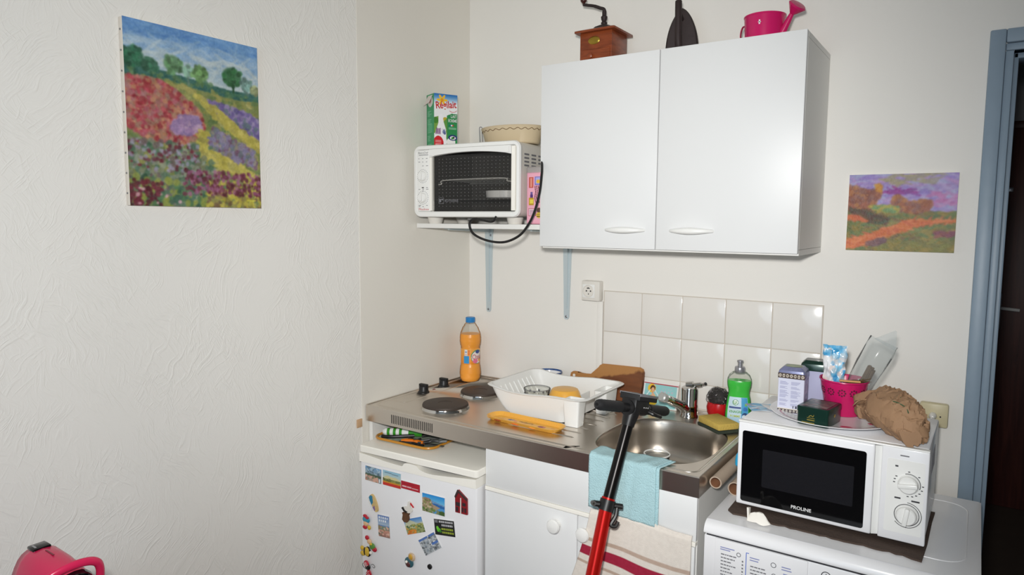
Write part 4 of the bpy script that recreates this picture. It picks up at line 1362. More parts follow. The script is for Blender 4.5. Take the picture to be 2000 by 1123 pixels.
cl = thing('bottle_cap_lifter', 'small dark star shaped bottle tool in the middle of the tray', 'utensil', (.178, -.545, kz + .004), 30)
for k in range(3):
    an = R(k * 120)
    B().tube([(0, 0, 0), (.014 * math.cos(an), .014 * math.sin(an), 0), (.026 * math.cos(an + .4), .026 * math.sin(an + .4), 0)], [.004, .003, .0045], 8).obj('arm', M['iron'], cl)

# ================================================================ ON THE WORKTOP
# ---- bottle of orange drink
bo = thing('juice_bottle', 'plastic bottle of orange drink with a blue cap in the corner', 'bottle', (.0795, -.095, ZT + .0005), 43)
sh_prof = [(.030, 0), (.036, .002), (.0415, .012), (.043, .03), (.042, .055), (.0385, .072), (.0375, .085), (.0375, .128), (.0385, .140), (.0425, .158), (.043, .178), (.041, .192), (.034, .214), (.023, .232), (.0165, .240), (.0155, .248)]
def ribbed(p, a=.0006):
    out = []
    for (r0, z0), (r1, z1) in zip(p, p[1:]):
        for k in range(4):
            t = k / 4
            z = z0 + (z1 - z0) * t
            out.append((r0 + (r1 - r0) * t + (a * math.sin(z * 900) if z > .01 else 0), z))
    return out + [p[-1]]
B().lathe(ribbed(sh_prof), seg=40, cap1=False).obj('bottle', M['clear'], bo)
liq = [(max(.001, r - .0012), z + .001) for r, z in ribbed(sh_prof) if z < .194]
B().lathe(liq + [(.001, .1945)], seg=40).obj('juice', M['juice'], bo)
B().lathe([(.0185, .239), (.0192, .241), (.0192, .257), (.0175, .2595), (.001, .2598)], seg=28).obj('cap', mat('cap_blue', (36, 128, 196), .35), bo)
a = Art(110, 50, (236, 160, 60), seed=5)
a.grad(0, 1, (232, 140, 40), (240, 170, 80))
a.rect(.22, .05, .335, .55, (60, 152, 210)).rect(.23, .56, .30, .95, (226, 226, 226)).rect(.24, .75, .29, .85, (150, 160, 190)).rect(.24, .6, .29, .66, (210, 170, 170))
for zz in (.62, .70, .78, .86):
    a.rect(.31, zz, .35, zz + .045, (226, 90, 70))
a.ell(.52, .48, .15, .46, (90, 150, 110)).ell(.52, .46, .135, .40, (236, 226, 220)).ell(.53, .8, .06, .12, (50, 70, 140)).ell(.47, .2, .06, .14, (230, 120, 150)).ell(.6, .25, .06, .12, (240, 170, 60))
lb = art_obj('label', a, lambda u, v: (.0386 * math.cos(R(-200 + 290 * u)), .0386 * math.sin(R(-200 + 290 * u)), .074 + v * .062), attr_mat('label_film', .25), bo)
def wrap_text(s, r, a_deg, z, w, h, material, parent, name='lettering'):
    o = text(name, s, 0, z, w, h, 0, material, parent)
    for v in o.data.vertices:
        an = R(a_deg) + v.co.x / r
        v.co = Vector((r * math.cos(an), r * math.sin(an), v.co.z))
    return o
wrap_text('Oasis', .0391, -200 + 290 * .52, .104, .048, .020, M['ink_red'], lb)

# ---- dish rack
RKX0, RKX1, RKY0, RKY1 = .402, .765, -.420, -.118
rk = thing('dish_rack', 'white plastic dish drainer on the worktop', 'dish rack', (.58, -.27, ZT + .0008))
def rim_z(x):
    t = min(1, max(0, (x - .41) / .10))
    s = min(1, max(0, (x - .55) / .12))
    return ZT + .090 - .012 * (t * t * (3 - 2 * t)) + .008 * (s * s * (3 - 2 * s))
def rring(t, off, zoff=0, n=7):
    """t: 0 foot, 1 rim; the left end leans out"""
    f = t ** .62
    x0 = .470 + (RKX0 - .470) * f + off
    x1 = .690 + (RKX1 - .690) * t ** 3 - off
    y0, y1 = -.402 + (RKY0 + .402) * t + off, -.135 + (RKY1 + .135) * t - off
    pts = []
    base = rrect(x0, x1, y0, y1, .022 + .014 * t, n)
    # densify the straight sides
    for i, (p, q) in enumerate(zip(base, base[1:] + base[:1])):
        k = 10 if math.dist(p, q) > .05 else 1
        for j in range(k):
            s = j / k
            x, y = p[0] + (q[0] - p[0]) * s, p[1] + (q[1] - p[1]) * s
            z = ZT + .0035 + (rim_z(x) - ZT - .0035) * t + zoff
            pts.append((x - .58, y + .27, z - ZT))
    return pts
levels = [0, .12, .3, .5, .7, .88, 1]
rings = [rring(t, 0) for t in levels]
rings += [rring(1, -.008, .001), rring(1, -.010, .004), rring(1, -.006, .0065), rring(1, .001, .0055)]
rings += [rring(t, .0035) for t in levels[::-1]]
B().loft(rings, True, True).obj('basin', M['plastic'], rk, sharp=45)
for x in (-.085, .08):
    for y in (-.115, .115):
        B().box(x - .012, x + .012, y - .01, y + .01, 0, .006, .002).obj('foot', M['plastic'], rk)
for i in range(9):
    y = -.115 + i * .027
    B().tube([(-.128, y, .020), (-.150, y, .053), (-.166, y, .078)], [.0022, .0028, .002], 6).obj('plate_slot', M['plastic'], rk)
def cup(x0, x1, y0, y1, zt):
    s = .006
    rg = [[(x, y, 0) for x, y in rrect(x0 + s, x1 - s, y0 + s, y1 - s, .006, 4)], [(x, y, zt) for x, y in rrect(x0, x1, y0, y1, .008, 4)],
          [(x, y, zt) for x, y in rrect(x0 + .003, x1 - .003, y0 + .003, y1 - .003, .006, 4)], [(x, y, .006) for x, y in rrect(x0 + s + .003, x1 - s - .003, y0 + s + .003, y1 - s - .003, .004, 4)]]
    return B().loft(rg)
cup(.112, .172, -.149, -.095, .085).obj('cutlery_cup', M['plastic'], rk)
cup(.128, .176, .035, .125, .078).obj('cutlery_cup', M['plastic'], rk)
B().box(.078, .0805, -.09, .10, .007, .058, .001, 1).obj('divider', M['plastic'], rk)
RF = ZT + .0008 + .0040 + .0038
tag(B().lathe([(.064, .0), (.065, .002), (.060, .027), (.049, .059), (.044, .067), (.037, .0690), (.001, .0695)], seg=40).obj('yellow_bowl', M['yellow'], loc=(.612, -.258, RF)), 'yellow bowl turned upside down in the dish rack', 'bowl')
gb = B().lathe([(.030, 0), (.034, .001), (.041, .02), (.046, .046), (.047, .048), (.0455, .0485), (.0395, .02), (.032, .004), (.001, .0035)], seg=40)
gb = gb.obj('glass_bowl', M['clear'])
gb.location = (.502, -.262, RF)
gb.scale = (1, 1, 1.16)
tag(gb, 'clear glass bowl with dark marks standing left of the yellow bowl', 'bowl')
B().tube([(.0462 * math.cos(R(i * 9)), .0462 * math.sin(R(i * 9)), .047) for i in range(40)], .0011, 6, closed=True).obj('rim', M['ink'], gb)
b = B()
for i in range(16):
    an = R(i * 22.5)
    b.sphere((.0428 * math.cos(an), .0428 * math.sin(an), .026 + .006 * (i % 2)), .004, 1, 1, .8, 8, 5)
stuff(b.obj('painted_marks', M['ink'], gb))
mb = thing('blue_rim_bowl', 'white bowl with a blue painted rim behind the dish rack', 'bowl', (.432, -.064, ZT + .0005))
mb.scale = (1, 1, 1.1)
B().lathe([(.026, 0), (.028, .003), (.040, .03), (.0485, .066), (.0495, .069), (.0475, .069), (.038, .03), (.025, .006), (.001, .005)], seg=40).obj('bowl', M['enamel'], mb)
B().lathe([(.0488, .0655), (.0503, .069), (.0495, .072), (.0475, .072), (.0468, .066)], seg=40, cap0=False, cap1=False).obj('blue_rim', mat('cobalt', (54, 86, 140), .25, var=.5, vscale=60), mb)

# ---- orange cake dish
ck = thing('cake_dish', 'long orange ribbed ceramic dish with fruit decoration in front of the dish rack', 'dish', (.590, -.473, ZT + .0005), -3)
ck.scale = (1, 1, .66)
def cring(s, z, off=0):
    return ringz(rrect(-.128 - s, .128 + s, -.028 - s, .028 + s, .022 + s, 8), z)
b = B().loft([cring(0, 0), cring(.002, .002), cring(.012, .018), cring(.014, .0205), cring(.012, .0215), cring(.009, .019), cring(-.001, .0045), cring(-.004, .004)])
b.obj('dish_body', M['yellow'], ck)
a = Art(90, 24, (240, 178, 70), asp=3.6, seed=3)
a.dabs(60, a.u > -1, [(236, 166, 56), (244, 188, 84)], .03, .08)
a.ell(.24, .6, .03, .16, (60, 80, 130)).ell(.28, .66, .025, .12, (110, 120, 150)).ell(.36, .25, .04, .16, (214, 96, 50)).ell(.76, .5, .06, .2, (150, 50, 34)).ell(.79, .55, .02, .1, (226, 120, 70)).ell(.33, .6, .02, .1, (226, 130, 80))
art_obj('painted_base', a, lambda u, v: (-.122 + u * .244, -.022 + v * .044, .0047), M['glaze'], ck)
text('lettering', 'TARTELETTE', 0, 0, .055, .009, 0, M['ink_dark'], ck, base=Matrix.Translation((0, .006, .0051)) @ Matrix.Rotation(R(-90), 4, 'X'))
for x, c in ((-.085, (150, 60, 30)), (-.015, (226, 110, 50)), (.05, (236, 150, 60))):
    B().sphere((x, -.0345, .011), .011, 1.4, .25, .55).obj('painted_fruit', mat('fruit', c, .25), ck)
b = B()
for i in range(44):
    x = -.126 + i * .252 / 43
    for s in (-1, 1):
        b.tube([(x, s * .0275, .006), (x, s * .0365, .0185)], .0012, 5)
stuff(b.obj('ribs', M['yellow'], ck))

# ---- cutting board
cb = thing('cutting_board', 'brown wooden cutting board with a handle leaning on the wall behind the rack', 'cutting board', (.65, -.034, ZT + .001))
cb.rotation_euler = (R(-8), 0, 0)
ol = [(-.150, .062), (-.148, .076), (-.138, .083), (-.118, .083), (-.09, .076), (-.062, .078), (-.044, .096), (-.030, .118), (-.018, .125), (.06, .1275), (.128, .129), (.140, .124), (.145, .112), (.142, .06), (.138, .008), (.130, .001), (-.020, .0), (-.035, .02), (-.06, .038), (-.11, .047), (-.14, .05)]
b = B().prism(ol, 0, .018)
bmesh.ops.bevel(b.bm, geom=[e for e in b.bm.edges if abs(e.verts[0].co.y - e.verts[1].co.y) < 1e-6], offset=.003, segments=2, affect='EDGES')
b.obj('board', M['board'], cb)
B().lathe([(.0055, 0), (.0055, .001), (.0005, .0011)], seg=14, mtx=Matrix.Rotation(R(90), 3, 'X'), c=(-.132, -.0001, .068)).obj('hanging_hole', M['tissue'], cb)

# ---- picture card
pc = thing('picture_card', 'small picture card of a woman in a yellow dress leaning on the tiles', 'card', (.8005, -.042, ZT + .001))
pc.rotation_euler = (R(-14), 0, 0)
a = Art(70, 50, (150, 204, 204), asp=1.4, seed=4)
a.rect(0, .93, 1, 1, (236, 232, 230)).rect(0, .90, 1, .955, (176, 40, 60)).rect(0, 0, 1, .03, (230, 230, 228)).rect(.965, 0, 1, .9, (236, 234, 230)).rect(0, 0, .03, .9, (236, 234, 230))
a.ell(.24, .74, .12, .17, (236, 190, 50)).ell(.27, .74, .075, .12, (70, 40, 26)).ell(.275, .69, .045, .09, (224, 170, 130)).rect(.255, .55, .30, .62, (220, 160, 120))
a.poly([(.17, .18), (.2, .44), (.27, .5), (.36, .47), (.44, .34), (.42, .14), (.3, .0), (.2, .02)], (236, 200, 50)).poly([(.22, .36), (.26, .55), (.33, .54), (.35, .4), (.28, .3)], (224, 174, 136))
a.line([(.08, .38), (.2, .66)], .03, (232, 238, 238)).line([(.34, .66), (.5, .36)], .03, (232, 238, 238)).ell(.58, .36, .13, .1, (206, 222, 222))
for k in range(4):
    a.rect(.5 + k * .1, .62, .56 + k * .1, .68, (186, 190, 200)).rect(.54 + k * .08, .74, .585 + k * .08, .78, (176, 196, 206))
art_obj('print', a, lambda u, v: (u * .126, -.0002, v * .088), M['art'], pc)
B().box(0, .126, 0, .010, 0, .088, .0006, 1).obj('card_block', M['tissue'], pc)

# ---- mixer tap
tp = thing('mixer_tap', 'chrome mixer tap with a short spout behind the sink', 'tap', (.985, -.078, ZT + .0005))
B().lathe([(.030, 0), (.030, .004), (.0275, .008), (.0265, .03), (.0275, .034), (.0275, .040), (.026, .044), (.027, .092), (.0255, .098), (.018, .103), (.001, .105)], seg=36).obj('tap_body', M['chrome'], tp)
B().tube(bez([(-.003, -.010, .028), (-.016, -.045, .046), (-.034, -.092, .070), (-.041, -.110, .078)]), [.0165] * 8 + [.0145] * 8 + [.013] * 9, 16).obj('spout', M['chrome'], tp)
B().lathe([(.012, .0), (.015, .004), (.016, .022), (.012, .026)], seg=20, mtx=Vector((0, 0, 1)).rotation_difference(Vector((-.33, -.84, .38))).to_matrix(), c=(-.040, -.107, .0765)).obj('aerator', mat('limescale_chrome', (190, 192, 190), .45, .5), tp)
lv = B().tube(bez([(-.01, .0, .102), (.015, .002, .107), (.040, .004, .113), (.049, .004, .116)]), [.014] * 8 + [.008] * 8 + [.0045] * 9, 12).obj('lever', M['chrome'], tp)
B().sphere((.051, .004, .1165), .005).obj('lever_tip', M['black'], lv)

# ---- red scourer pot
sr = thing('scourer_holder', 'round red pot holding a ball of steel wool beside the soap bottle', 'scourer holder', (1.076, -.052, ZT + .0005))
B().lathe([(.020, 0), (.026, .001), (.037, .022), (.0395, .040), (.036, .056), (.033, .058), (.035, .042), (.032, .022), (.001, .006)], seg=36).obj('pot', M['red'], sr)
wl = thing('steel_wool', 'grey ball of steel wool in the red pot', 'steel wool', (1.074, -.054, ZT + .058))
rw = random.Random(5)
B().sphere((0, 0, .012), .031, 1, 1, 1.0, 16, 10).noise(.006, 3, 60).obj('core', mat('wool_core', (70, 66, 66), .7, .6), wl)
b = B()
for i in range(210):
    t1, t2 = rw.uniform(0, 2 * PI), math.acos(rw.uniform(-.55, 1))
    r = rw.uniform(.031, .038)
    c = Vector((r * math.sin(t2) * math.cos(t1), r * math.sin(t2) * math.sin(t1), .012 + r * math.cos(t2)))
    n_ = (c - Vector((0, 0, .012))).normalized()
    e1 = n_.orthogonal().normalized()
    e2 = n_.cross(e1)
    rr2 = rw.uniform(.004, .009)
    ph = rw.uniform(0, 6)
    b.tube([c + (e1 * math.cos(ph + k) + e2 * math.sin(ph + k)) * rr2 + n_ * rw.uniform(-.002, .002) for k in range(5)], .0006, 4)
stuff(b.obj('wire_curls', M['wool'], wl))

# ---- washing-up liquid
so = thing('soap_bottle', 'green washing-up liquid bottle with a silver push cap', 'bottle', (1.147, -.079, ZT + .0005), 14)
sp_ = [(.037, 0), (.0405, .004), (.0415, .03), (.0395, .06), (.036, .085), (.0325, .103), (.033, .114), (.0365, .128), (.0375, .140), (.036, .152), (.031, .163), (.022, .171), (.0135, .175)]
def soap_ring(r, z, s=1.0):
    out = []
    for i in range(44):
        an = 2 * PI * i / 44
        c, d = math.cos(an), math.sin(an)
        e = 2.6
        k = (abs(c) ** e + abs(d) ** e) ** (-1 / e)
        dep = .62 + .3 * max(0, (z - .15) / .025)
        out.append((r * s * k * c, r * s * k * d * min(dep, .95), z))
    return out
B().loft([soap_ring(r, z) for r, z in sp_], True, False).obj('bottle', M['clear'], so)
B().loft([soap_ring(max(.002, r - .0012), z + .001) for r, z in sp_ if z < .145] + [soap_ring(.0345, .1455)]).obj('soap', M['soap'], so)
cap = B().lathe([(.0155, .170), (.0165, .172), (.0160, .186), (.0145, .189), (.0075, .1895), (.0070, .202), (.0098, .204), (.0095, .209), (.005, .2105), (.001, .211)], seg=24).obj('push_cap', M['silver'], so)
a = Art(60, 84, (200, 222, 236), asp=.7, seed=4)
a.grad(0, .5, (170, 210, 236), (214, 228, 238)).poly([(.68, 0), (1, 0), (1, 1), (.66, 1)], (74, 160, 206)).rect(.06, .56, .66, .63, (60, 80, 140))
a.ell(.84, .3, .13, .12, (40, 70, 120)).ell(.80, .25, .1, .08, (210, 226, 236)).ell(.85, .55, .1, .08, (60, 120, 190)).ell(.9, .72, .06, .05, (120, 190, 90))
a.ell(.36, .80, .16, .115, (40, 130, 70)).ell(.36, .80, .135, .097, (226, 236, 232))
def lab(u, v):
    z = .012 + v * .082
    r = np.interp(z, [q[1] for q in sp_], [q[0] for q in sp_])
    x = (-.80 + 1.55 * u) * r
    e = 2.6
    return (x, -(max(0, 1 - abs(x / r) ** e)) ** (1 / e) * r * .62 - .0006, z)
lb = art_obj('label', a, lab, M['art'], so)
for s, z, hh, ww, cx_, mt in (('U', .0775, .010, .009, -.0105, M['green']), ('VINAIGRE', .0485, .0085, .040, -.0085, M['green']), ('POMME', .034, .0075, .030, -.0085, M['ink_yellow'])):
    text('lettering', s, cx_, z, ww, hh, -.0272, mt, lb, bold=.015)
# ---- sponge
sg = thing('kitchen_sponge', 'yellow sponge with a dark scouring back at the corner of the sink', 'sponge', (1.108, -.157, ZT + .0005), -38)
B().box(-.056, .056, -.037, .037, .010, .031, .004).noise(.0012, 2, 90).obj('foam', M['sponge'], sg)
B().box(-.057, .057, -.039, .038, .0, .0095, .002).obj('scouring_pad', M['scour'], sg)
# ---- cup in the sink
cpo = B().lathe([(.028, 0), (.030, .002), (.0375, .088), (.038, .091), (.0365, .091), (.0350, .088), (.027, .006), (.001, .005)], seg=40).obj('cup', M['clear'], loc=(.990, -.362, .7625))
tag(cpo, 'clear cup with a white rim standing in the sink', 'cup')
B().tube([(.0378 * math.cos(R(i * 9)), .0378 * math.sin(R(i * 9)), .0905) for i in range(40)], .0022, 8, closed=True).obj('rim', M['plastic'], cpo)

# ---- blue cloth over the edge
def cloth(u, v, dx=0, dz=0, dy=0):
    x = .893 + u * .196 + dx
    s = v * .215
    top_len = .062
    rip = .0022 * math.sin(u * 9 + 1) + .0016 * math.sin(u * 23 + v * 5)
    if s < top_len:
        y = -.540 - s - .0 * u
        z = ZT + .0035 + max(0, rip) + .003 * (1 - s / top_len) * u
        x += .018 * u * (1 - s / top_len)
    else:
        t = s - top_len
        a_ = min(t / .007, 1) * PI / 2
        y = -.6035 - .0045 * math.sin(a_) - abs(rip) * min(1, t / .04)
        z = ZT + .0035 - .0045 * (1 - math.cos(a_)) - max(0, t - .007)
        z -= .010 * u * (t / .15)
    return (x, y + dy, z + dz)
cl = thing('cleaning_cloth', 'light blue cleaning cloth hanging over the front edge of the worktop', 'cloth', (.99, -.605, .775))
o = B().grid(lambda u, v: cloth(u, v, dy=-.004, dz=.0016), 40, 44).obj('front_layer', M['blue_cloth'], cl, sharp=180, loc=(-.99, .605, -.775))
md = o.modifiers.new('thickness', 'SOLIDIFY')
md.thickness = .0026
md.offset = 0
o = B().grid(lambda u, v: cloth(u * .985 + .055, v * .975 + .0, dz=-.0006), 40, 44).obj('back_layer', M['blue_cloth'], cl, sharp=180, loc=(-.99, .605, -.775))
md = o.modifiers.new('thickness', 'SOLIDIFY')
md.thickness = .0024
md.offset = 0

# ---- tea towel on the right door
a = Art(120, 130, (226, 218, 208), asp=.9, seed=2)
for v0, v1, c in ((.72, .747, (188, 166, 150)), (.585, .668, (160, 30, 60)), (.505, .53, (188, 166, 150)), (.22, .24, (188, 166, 150)), (.10, .17, (160, 30, 60))):
    a.rect(0, v0, 1, v1, c)
a.mottle(4, 2)
def towel(u, v):
    t = 1 - v
    x = .899 + u * .291 - .055 * (1 - u) ** 2 * t ** 1.3 * 1.6
    wv = math.sin(u * 13 + .4) * .5 + math.sin(u * 5.2 - .6)
    y = -.613 - .010 * t ** .6 * (1 + wv * .55) - .004 * abs(math.sin(u * 8))*t
    z = .746 - t * .36 + .012 * math.sin(u * 6.2) * t - .006 * u * 0 + .010 * math.sin(PI * min(1, u * 1.2)) * (1 - t)
    if t < .03:
        y = -.6095 - t * .1
    z += .05 * (1 - u) ** 4 * t
    return (x, y, z)
tw = thing('tea_towel', 'cream tea towel with dark red stripes hanging in front of the right sink door', 'towel', (1.05, -.615, .386))
o = art_obj('cloth', a, towel, M['fabric'], tw)
o.location = (-1.05, .615, -.386)
md = o.modifiers.new('thickness', 'SOLIDIFY')
md.thickness = .0025
md.offset = 0
# ================================================================ SCOOTER leaning on its stand in front of the sink
ST = [Vector(v) for v in ((1.0106, -.607, 1.0325), (.9936, -.7036, .8151), (.985, -.760, .645), (.965, -.975, .085))]
st = thing('kick_scooter', 'red and black electric kick scooter with its handlebar in front of the sink', 'scooter', (.95, -1.0, -.03))
SL = Vector((-.95, 1.0, .03))
d01 = (ST[1] - ST[0]).normalized()
b = B().tube([ST[0] + d01 * .018, ST[1]], [.0143, .0150], 24)
b.obj('upper_stem', mat('black_anodised', (30, 28, 28), .28, .7), st, loc=SL)
d12 = (ST[2] - ST[1]).normalized()
B().tube([ST[1] + d12 * .012, ST[2], ST[3]], [.0175, .0182, .020], 28).obj('lower_stem', M['red_metal'], st, loc=SL)
# folding clamp
up = -d01
side = Vector((.83, .56, 0))
fwd = up.cross(side).normalized()
cl = B().tube([ST[1] + up * .012, ST[1] - up * .016], .0203, 24).obj('clamp', M['black'], st, loc=SL)
B().tube([ST[1] + up * .017, ST[1] + up * .0125], .0178, 24).obj('clamp_ring', M['red_metal'], cl)
b = B().tube([ST[1] - side * .014, ST[1] - side * .036 + up * .003], .008, 10).tube([ST[1] - side * .036 - fwd * .010 + up * .003, ST[1] - side * .036 + fwd * .012 + up * .003], .0065, 12)
b.tube([ST[1] + side * .014 - up * .002, ST[1] + side * .042 - up * .006], .007, 10).obj('clamp_lug', M['black'], cl)
b = B().tube(bez([ST[1] + side * .028 - up * .006, ST[1] + side * .030 - up * .030, ST[1] + side * .024 - up * .052, ST[1] + side * .036 - up * .056, ST[1] + side * .040 - up * .044]), .0055, 8)
b.obj('quick_release', M['black'], cl)
B().tube([ST[1] - side * .0365 - fwd * .0125 + up * .003, ST[1] - side * .0365 - fwd * .009 + up * .003], .003, 10).obj('rivet', M['chrome'], cl)
# handlebar
GL, GR = Vector((.9905, -.7591, 1.0916)), Vector((1.0297, -.4033, .9990))
ax = (GR - GL).normalized()
MID = (GL + GR) / 2
def gripper(p0, p1, nm):
    n = 16
    pts = [p0 + (p1 - p0) * (i / n) for i in range(n + 1)]
    rr = [.007, .0128, .0143, .0147] + [.0141 + .0006 * (i % 2) for i in range(n - 6)] + [.0146, .0149, .0149, .0149][:n + 1 - 3 - 1 - (n - 6)]
    rr = (rr + [.0149] * 20)[:n + 1]
    return B().tube(pts, rr, 20).obj(nm, M['rubber'], st, loc=SL)
gl = gripper(GL - ax * .006, GL + ax * .105, 'grip')
B().tube([GL - ax * .0075, GL - ax * .0045], .004, 12).obj('grip_hole', M['gloss_black'], gl)
gripper(GR + ax * .006, GR - ax * .105, 'grip')
B().tube([GL + ax * .09, GR - ax * .09], .012, 16).obj('handlebar', M['black'], st, loc=SL)
hz = Vector((0, 0, 1))
upv = (hz - ax * hz.dot(ax)).normalized()
outv = ax.cross(upv)
if outv.dot(Vector((1.75, -2.27, 0)) - Vector((1.0, -.6, 0))) < 0:
    outv = -outv
def obox(c, a0, a1, o0, o1, u0, u1, bev=.003):
    b = B().box(a0, a1, o0, o1, u0, u1, bev)
    for v in b.bm.verts:
        v.co = c + ax * v.co.x + outv * v.co.y + upv * v.co.z
    return b
hd = obox(MID, -.036, .040, -.024, .024, -.016, .030, .008).obj('stem_head', M['black'], st, loc=SL)
B().tube([ST[0] + up * .02, ST[0] + d01 * .03], [.024, .0165], 20).obj('stem_collar', M['black'], st, loc=SL)
obox(MID, -.034, .065, -.031, .031, .022, .040, .003).obj('display', M['rubber'], st, loc=SL)
for q in ((-.0346, .066, .0302, .0318, .034, .0406), (-.0346, .066, -.0318, -.0302, .034, .0406), (-.0352, -.0338, -.0318, .0318, .0388, .0406)):
    obox(MID, *q, .0004).obj('display_trim', M['silver'], st, loc=SL)
for k in range(3):
    obox(MID, .006 + k * .011, .010 + k * .011, .0238, .0246, .004, .007, .0005).obj('mode_led', M['ink_white'], hd)
B().tube(bez([MID + ax * .05 + outv * .012 - upv * .004, MID + ax * .058 + outv * .032 - upv * .010, MID + ax * .085 + outv * .038 - upv * .014]), [.006] * 8 + [.005] * 8 + [.004], 10).obj('thumb_throttle', M['black'], st, loc=SL)
B().tube([MID - ax * .030, MID - ax * .042], .021, 20).obj('bar_clamp', M['black'], st, loc=SL)
B().tube([MID + ax * .040, MID + ax * .050], .019, 20).obj('bar_clamp', M['black'], st, loc=SL)
# below the frame: wheels, fork and deck
def wheel(c, nm):
    ww = B().tube([c - Vector((.004, .02, 0)), c + Vector((.004, .02, 0))], .055, 24).obj(nm, M['grey_metal'], st, loc=SL)
    B().tube([c + Vector((math.cos(R(i * 12)) * .088, 0, math.sin(R(i * 12)) * .088)) for i in range(30)], .022, 10, closed=True).obj('tyre', M['rubber'], ww)
wheel(Vector((.985, -1.005, .081)), 'front_wheel')
wheel(Vector((.135, -1.005, .081)), 'rear_wheel')
b = B().box(.23, .83, -1.08, -.93, .055, .10, .012)
b.obj('deck', M['rubber'], st, loc=SL)
B().tube(bez([(.80, -1.005, .08), (.88, -1.0, .11), (.935, -.985, .17), ST[3] + Vector((.004, .03, .12))]), .024, 14).obj('neck', M['black'], st, loc=SL)
B().tube([(.25, -1.005, .085), (.135, -1.005, .085)], .02, 12).obj('rear_fork', M['black'], st, loc=SL)
B().tube([(.45, -.935, .07), (.48, -.85, -.024)], .007, 10).obj('kickstand', M['grey_metal'], st, loc=SL)

# ================================================================ WASHING MACHINE
WX, WY = 1.2345, -.664
wm = thing('washing_machine', 'white washing machine carrying a microwave beside the sink cabinet', 'washing machine', (WX, WY, -.03))
WW, WD = .566, .52
B().box(.004, WW - .004, .045, WD, 0, .815, .006).obj('body', M['enamel'], wm)
lid = [(.012, .817), (.0, .820), (.0005, .829), (.006, .839), (.018, .846), (.034, .8485), (.06, .8495), (WD - .03, .8495), (WD - .008, .846), (WD, .836), (WD, .816)]
lp = [(p.x, p.z) for p in bez([(y, 0, z) for y, z in lid], 3)]
b = B().loft([[(.008, y + (.006 if y < .1 else -.004), min(z, .842)) for y, z in lp], [(.002, y + (.001 if y < .1 else -.001), min(z, .8475)) for y, z in lp], [(.010, y, z) for y, z in lp]] +
             [[(WW - .010, y, z) for y, z in lp], [(WW - .002, y + (.001 if y < .1 else -.001), min(z, .8475)) for y, z in lp], [(WW - .008, y + (.006 if y < .1 else -.004), min(z, .842)) for y, z in lp]])
b.obj('top_lid', M['enamel'], wm, sharp=40)
B().tube([(x, y, .8485) for x, y in rrect(.03, WW - .03, .098, WD - .04, .05, 8)], .0022, 8, closed=True).obj('lid_crease', M['enamel'], wm)
B().box(.008, WW - .008, .0055, .045, .8135, .8185).obj('lid_seam', M['ink_dark'], wm)
pn = B().box(.002, WW - .002, .004, .045, .70, .8145, .004).obj('control_panel', M['enamel'], wm)
dd = B().box(.030, .242, .0005, .006, .705, .8135, .002).obj('detergent_drawer', M['enamel'], pn)
b = B()
rw = random.Random(2)
for x, z0, n, wmax in ((.046, .776, 7, .040), (.116, .765, 5, .038), (.190, .760, 4, .034)):
    for k in range(n):
        xx, lim = x, x + wmax * rw.uniform(.5, 1)
        while xx < lim - .003:
            l = rw.uniform(.003, .009)
            b.box(xx, min(xx + l, lim), .0002, .0006, z0 - k * .0085, z0 - k * .0085 + .0028)
            xx += l + .0014
for k in range(7):
    b.box(.096, .0995, .0002, .0006, .770 - k * .0085, .774 - k * .0085)
stuff(b.obj('panel_print', M['ink'], dd))
b = B()
for x, z, ww in ((.044, .793, .034), (.044, .788, .024), (.114, .786, .022), (.114, .780, .020), (.186, .784, .020), (.186, .778, .022), (.190, .768, .030)):
    b.box(x, x + ww, .0002, .0006, z, z + .0024)
stuff(b.obj('blue_print', M['ink_lilac'], dd))
B().box(.1050, .1066, .0001, .0006, .73, .797).box(.1066, .160, .0001, .0006, .730, .7316).box(.1066, .112, .0001, .0006, .7955, .797).obj('programme_bracket', M['ink_blue'], dd)
def ring_mark(cx, cz, r, t=.0009, y=.0, nm='symbol', par=None, mt=None):
    return B().tube([(cx + r * math.cos(R(i * 15)), y + .0003, cz + r * math.sin(R(i * 15))) for i in range(24)], t, 5, closed=True).obj(nm, mt or M['ink'], par)
ring_mark(.168, .784, .0055, par=dd)
ring_mark(.088, .786, .0045, par=dd)
ring_mark(.224, .770, .005, par=dd)
ring_mark(.170, .758, .005, par=dd)
ps_ = ring_mark(.280, .790, .0095, .0012, .004, 'power_symbol', pn, M['ink_dark'])
B().box(.2792, .2808, .0036, .0042, .786, .7955).obj('power_bar', M['ink_dark'], pn)
ring_mark(.263, .7775, .004, .0012, .004, 'red_symbol', pn, M['ink_red'])
b = B().tube([(WW / 2 + .17 * math.cos(R(i * 10)), .002, .38 + .17 * math.sin(R(i * 10))) for i in range(36)], .022, 10, closed=True)
dw = b.obj('porthole_frame', M['plastic'], wm)
B().lathe([(.15, 0), (.12, .02), (.001, .03)], (WW / 2, .02, .38), 36, mtx=Matrix.Rotation(R(90), 3, 'X')).obj('porthole_glass', M['gloss_black'], dw)
TOP = -.03 + .8496
# brown mat under the microwave
rw = random.Random(8)
fr = [(1.268, -.574), (1.285, -.590), (1.315, -.586)]
n = 26
for i in range(n):
    fr.append((1.33 + (1.655 - 1.33) * i / (n - 1), -.592 + rw.uniform(-.0035, .0035)))
fr += [(1.672, -.600), (1.692, -.603), (1.697, -.50), (1.699, -.36), (1.702, -.292), (1.5, -.285), (1.30, -.288), (1.272, -.30), (1.266, -.45)]
mt_ = B().prism(fr, TOP + .0003, TOP + .0045, 'xy').obj('under_mat', M['mat_brown'])
tag(mt_, 'dark brown ragged mat under the microwave on the washing machine', 'mat')
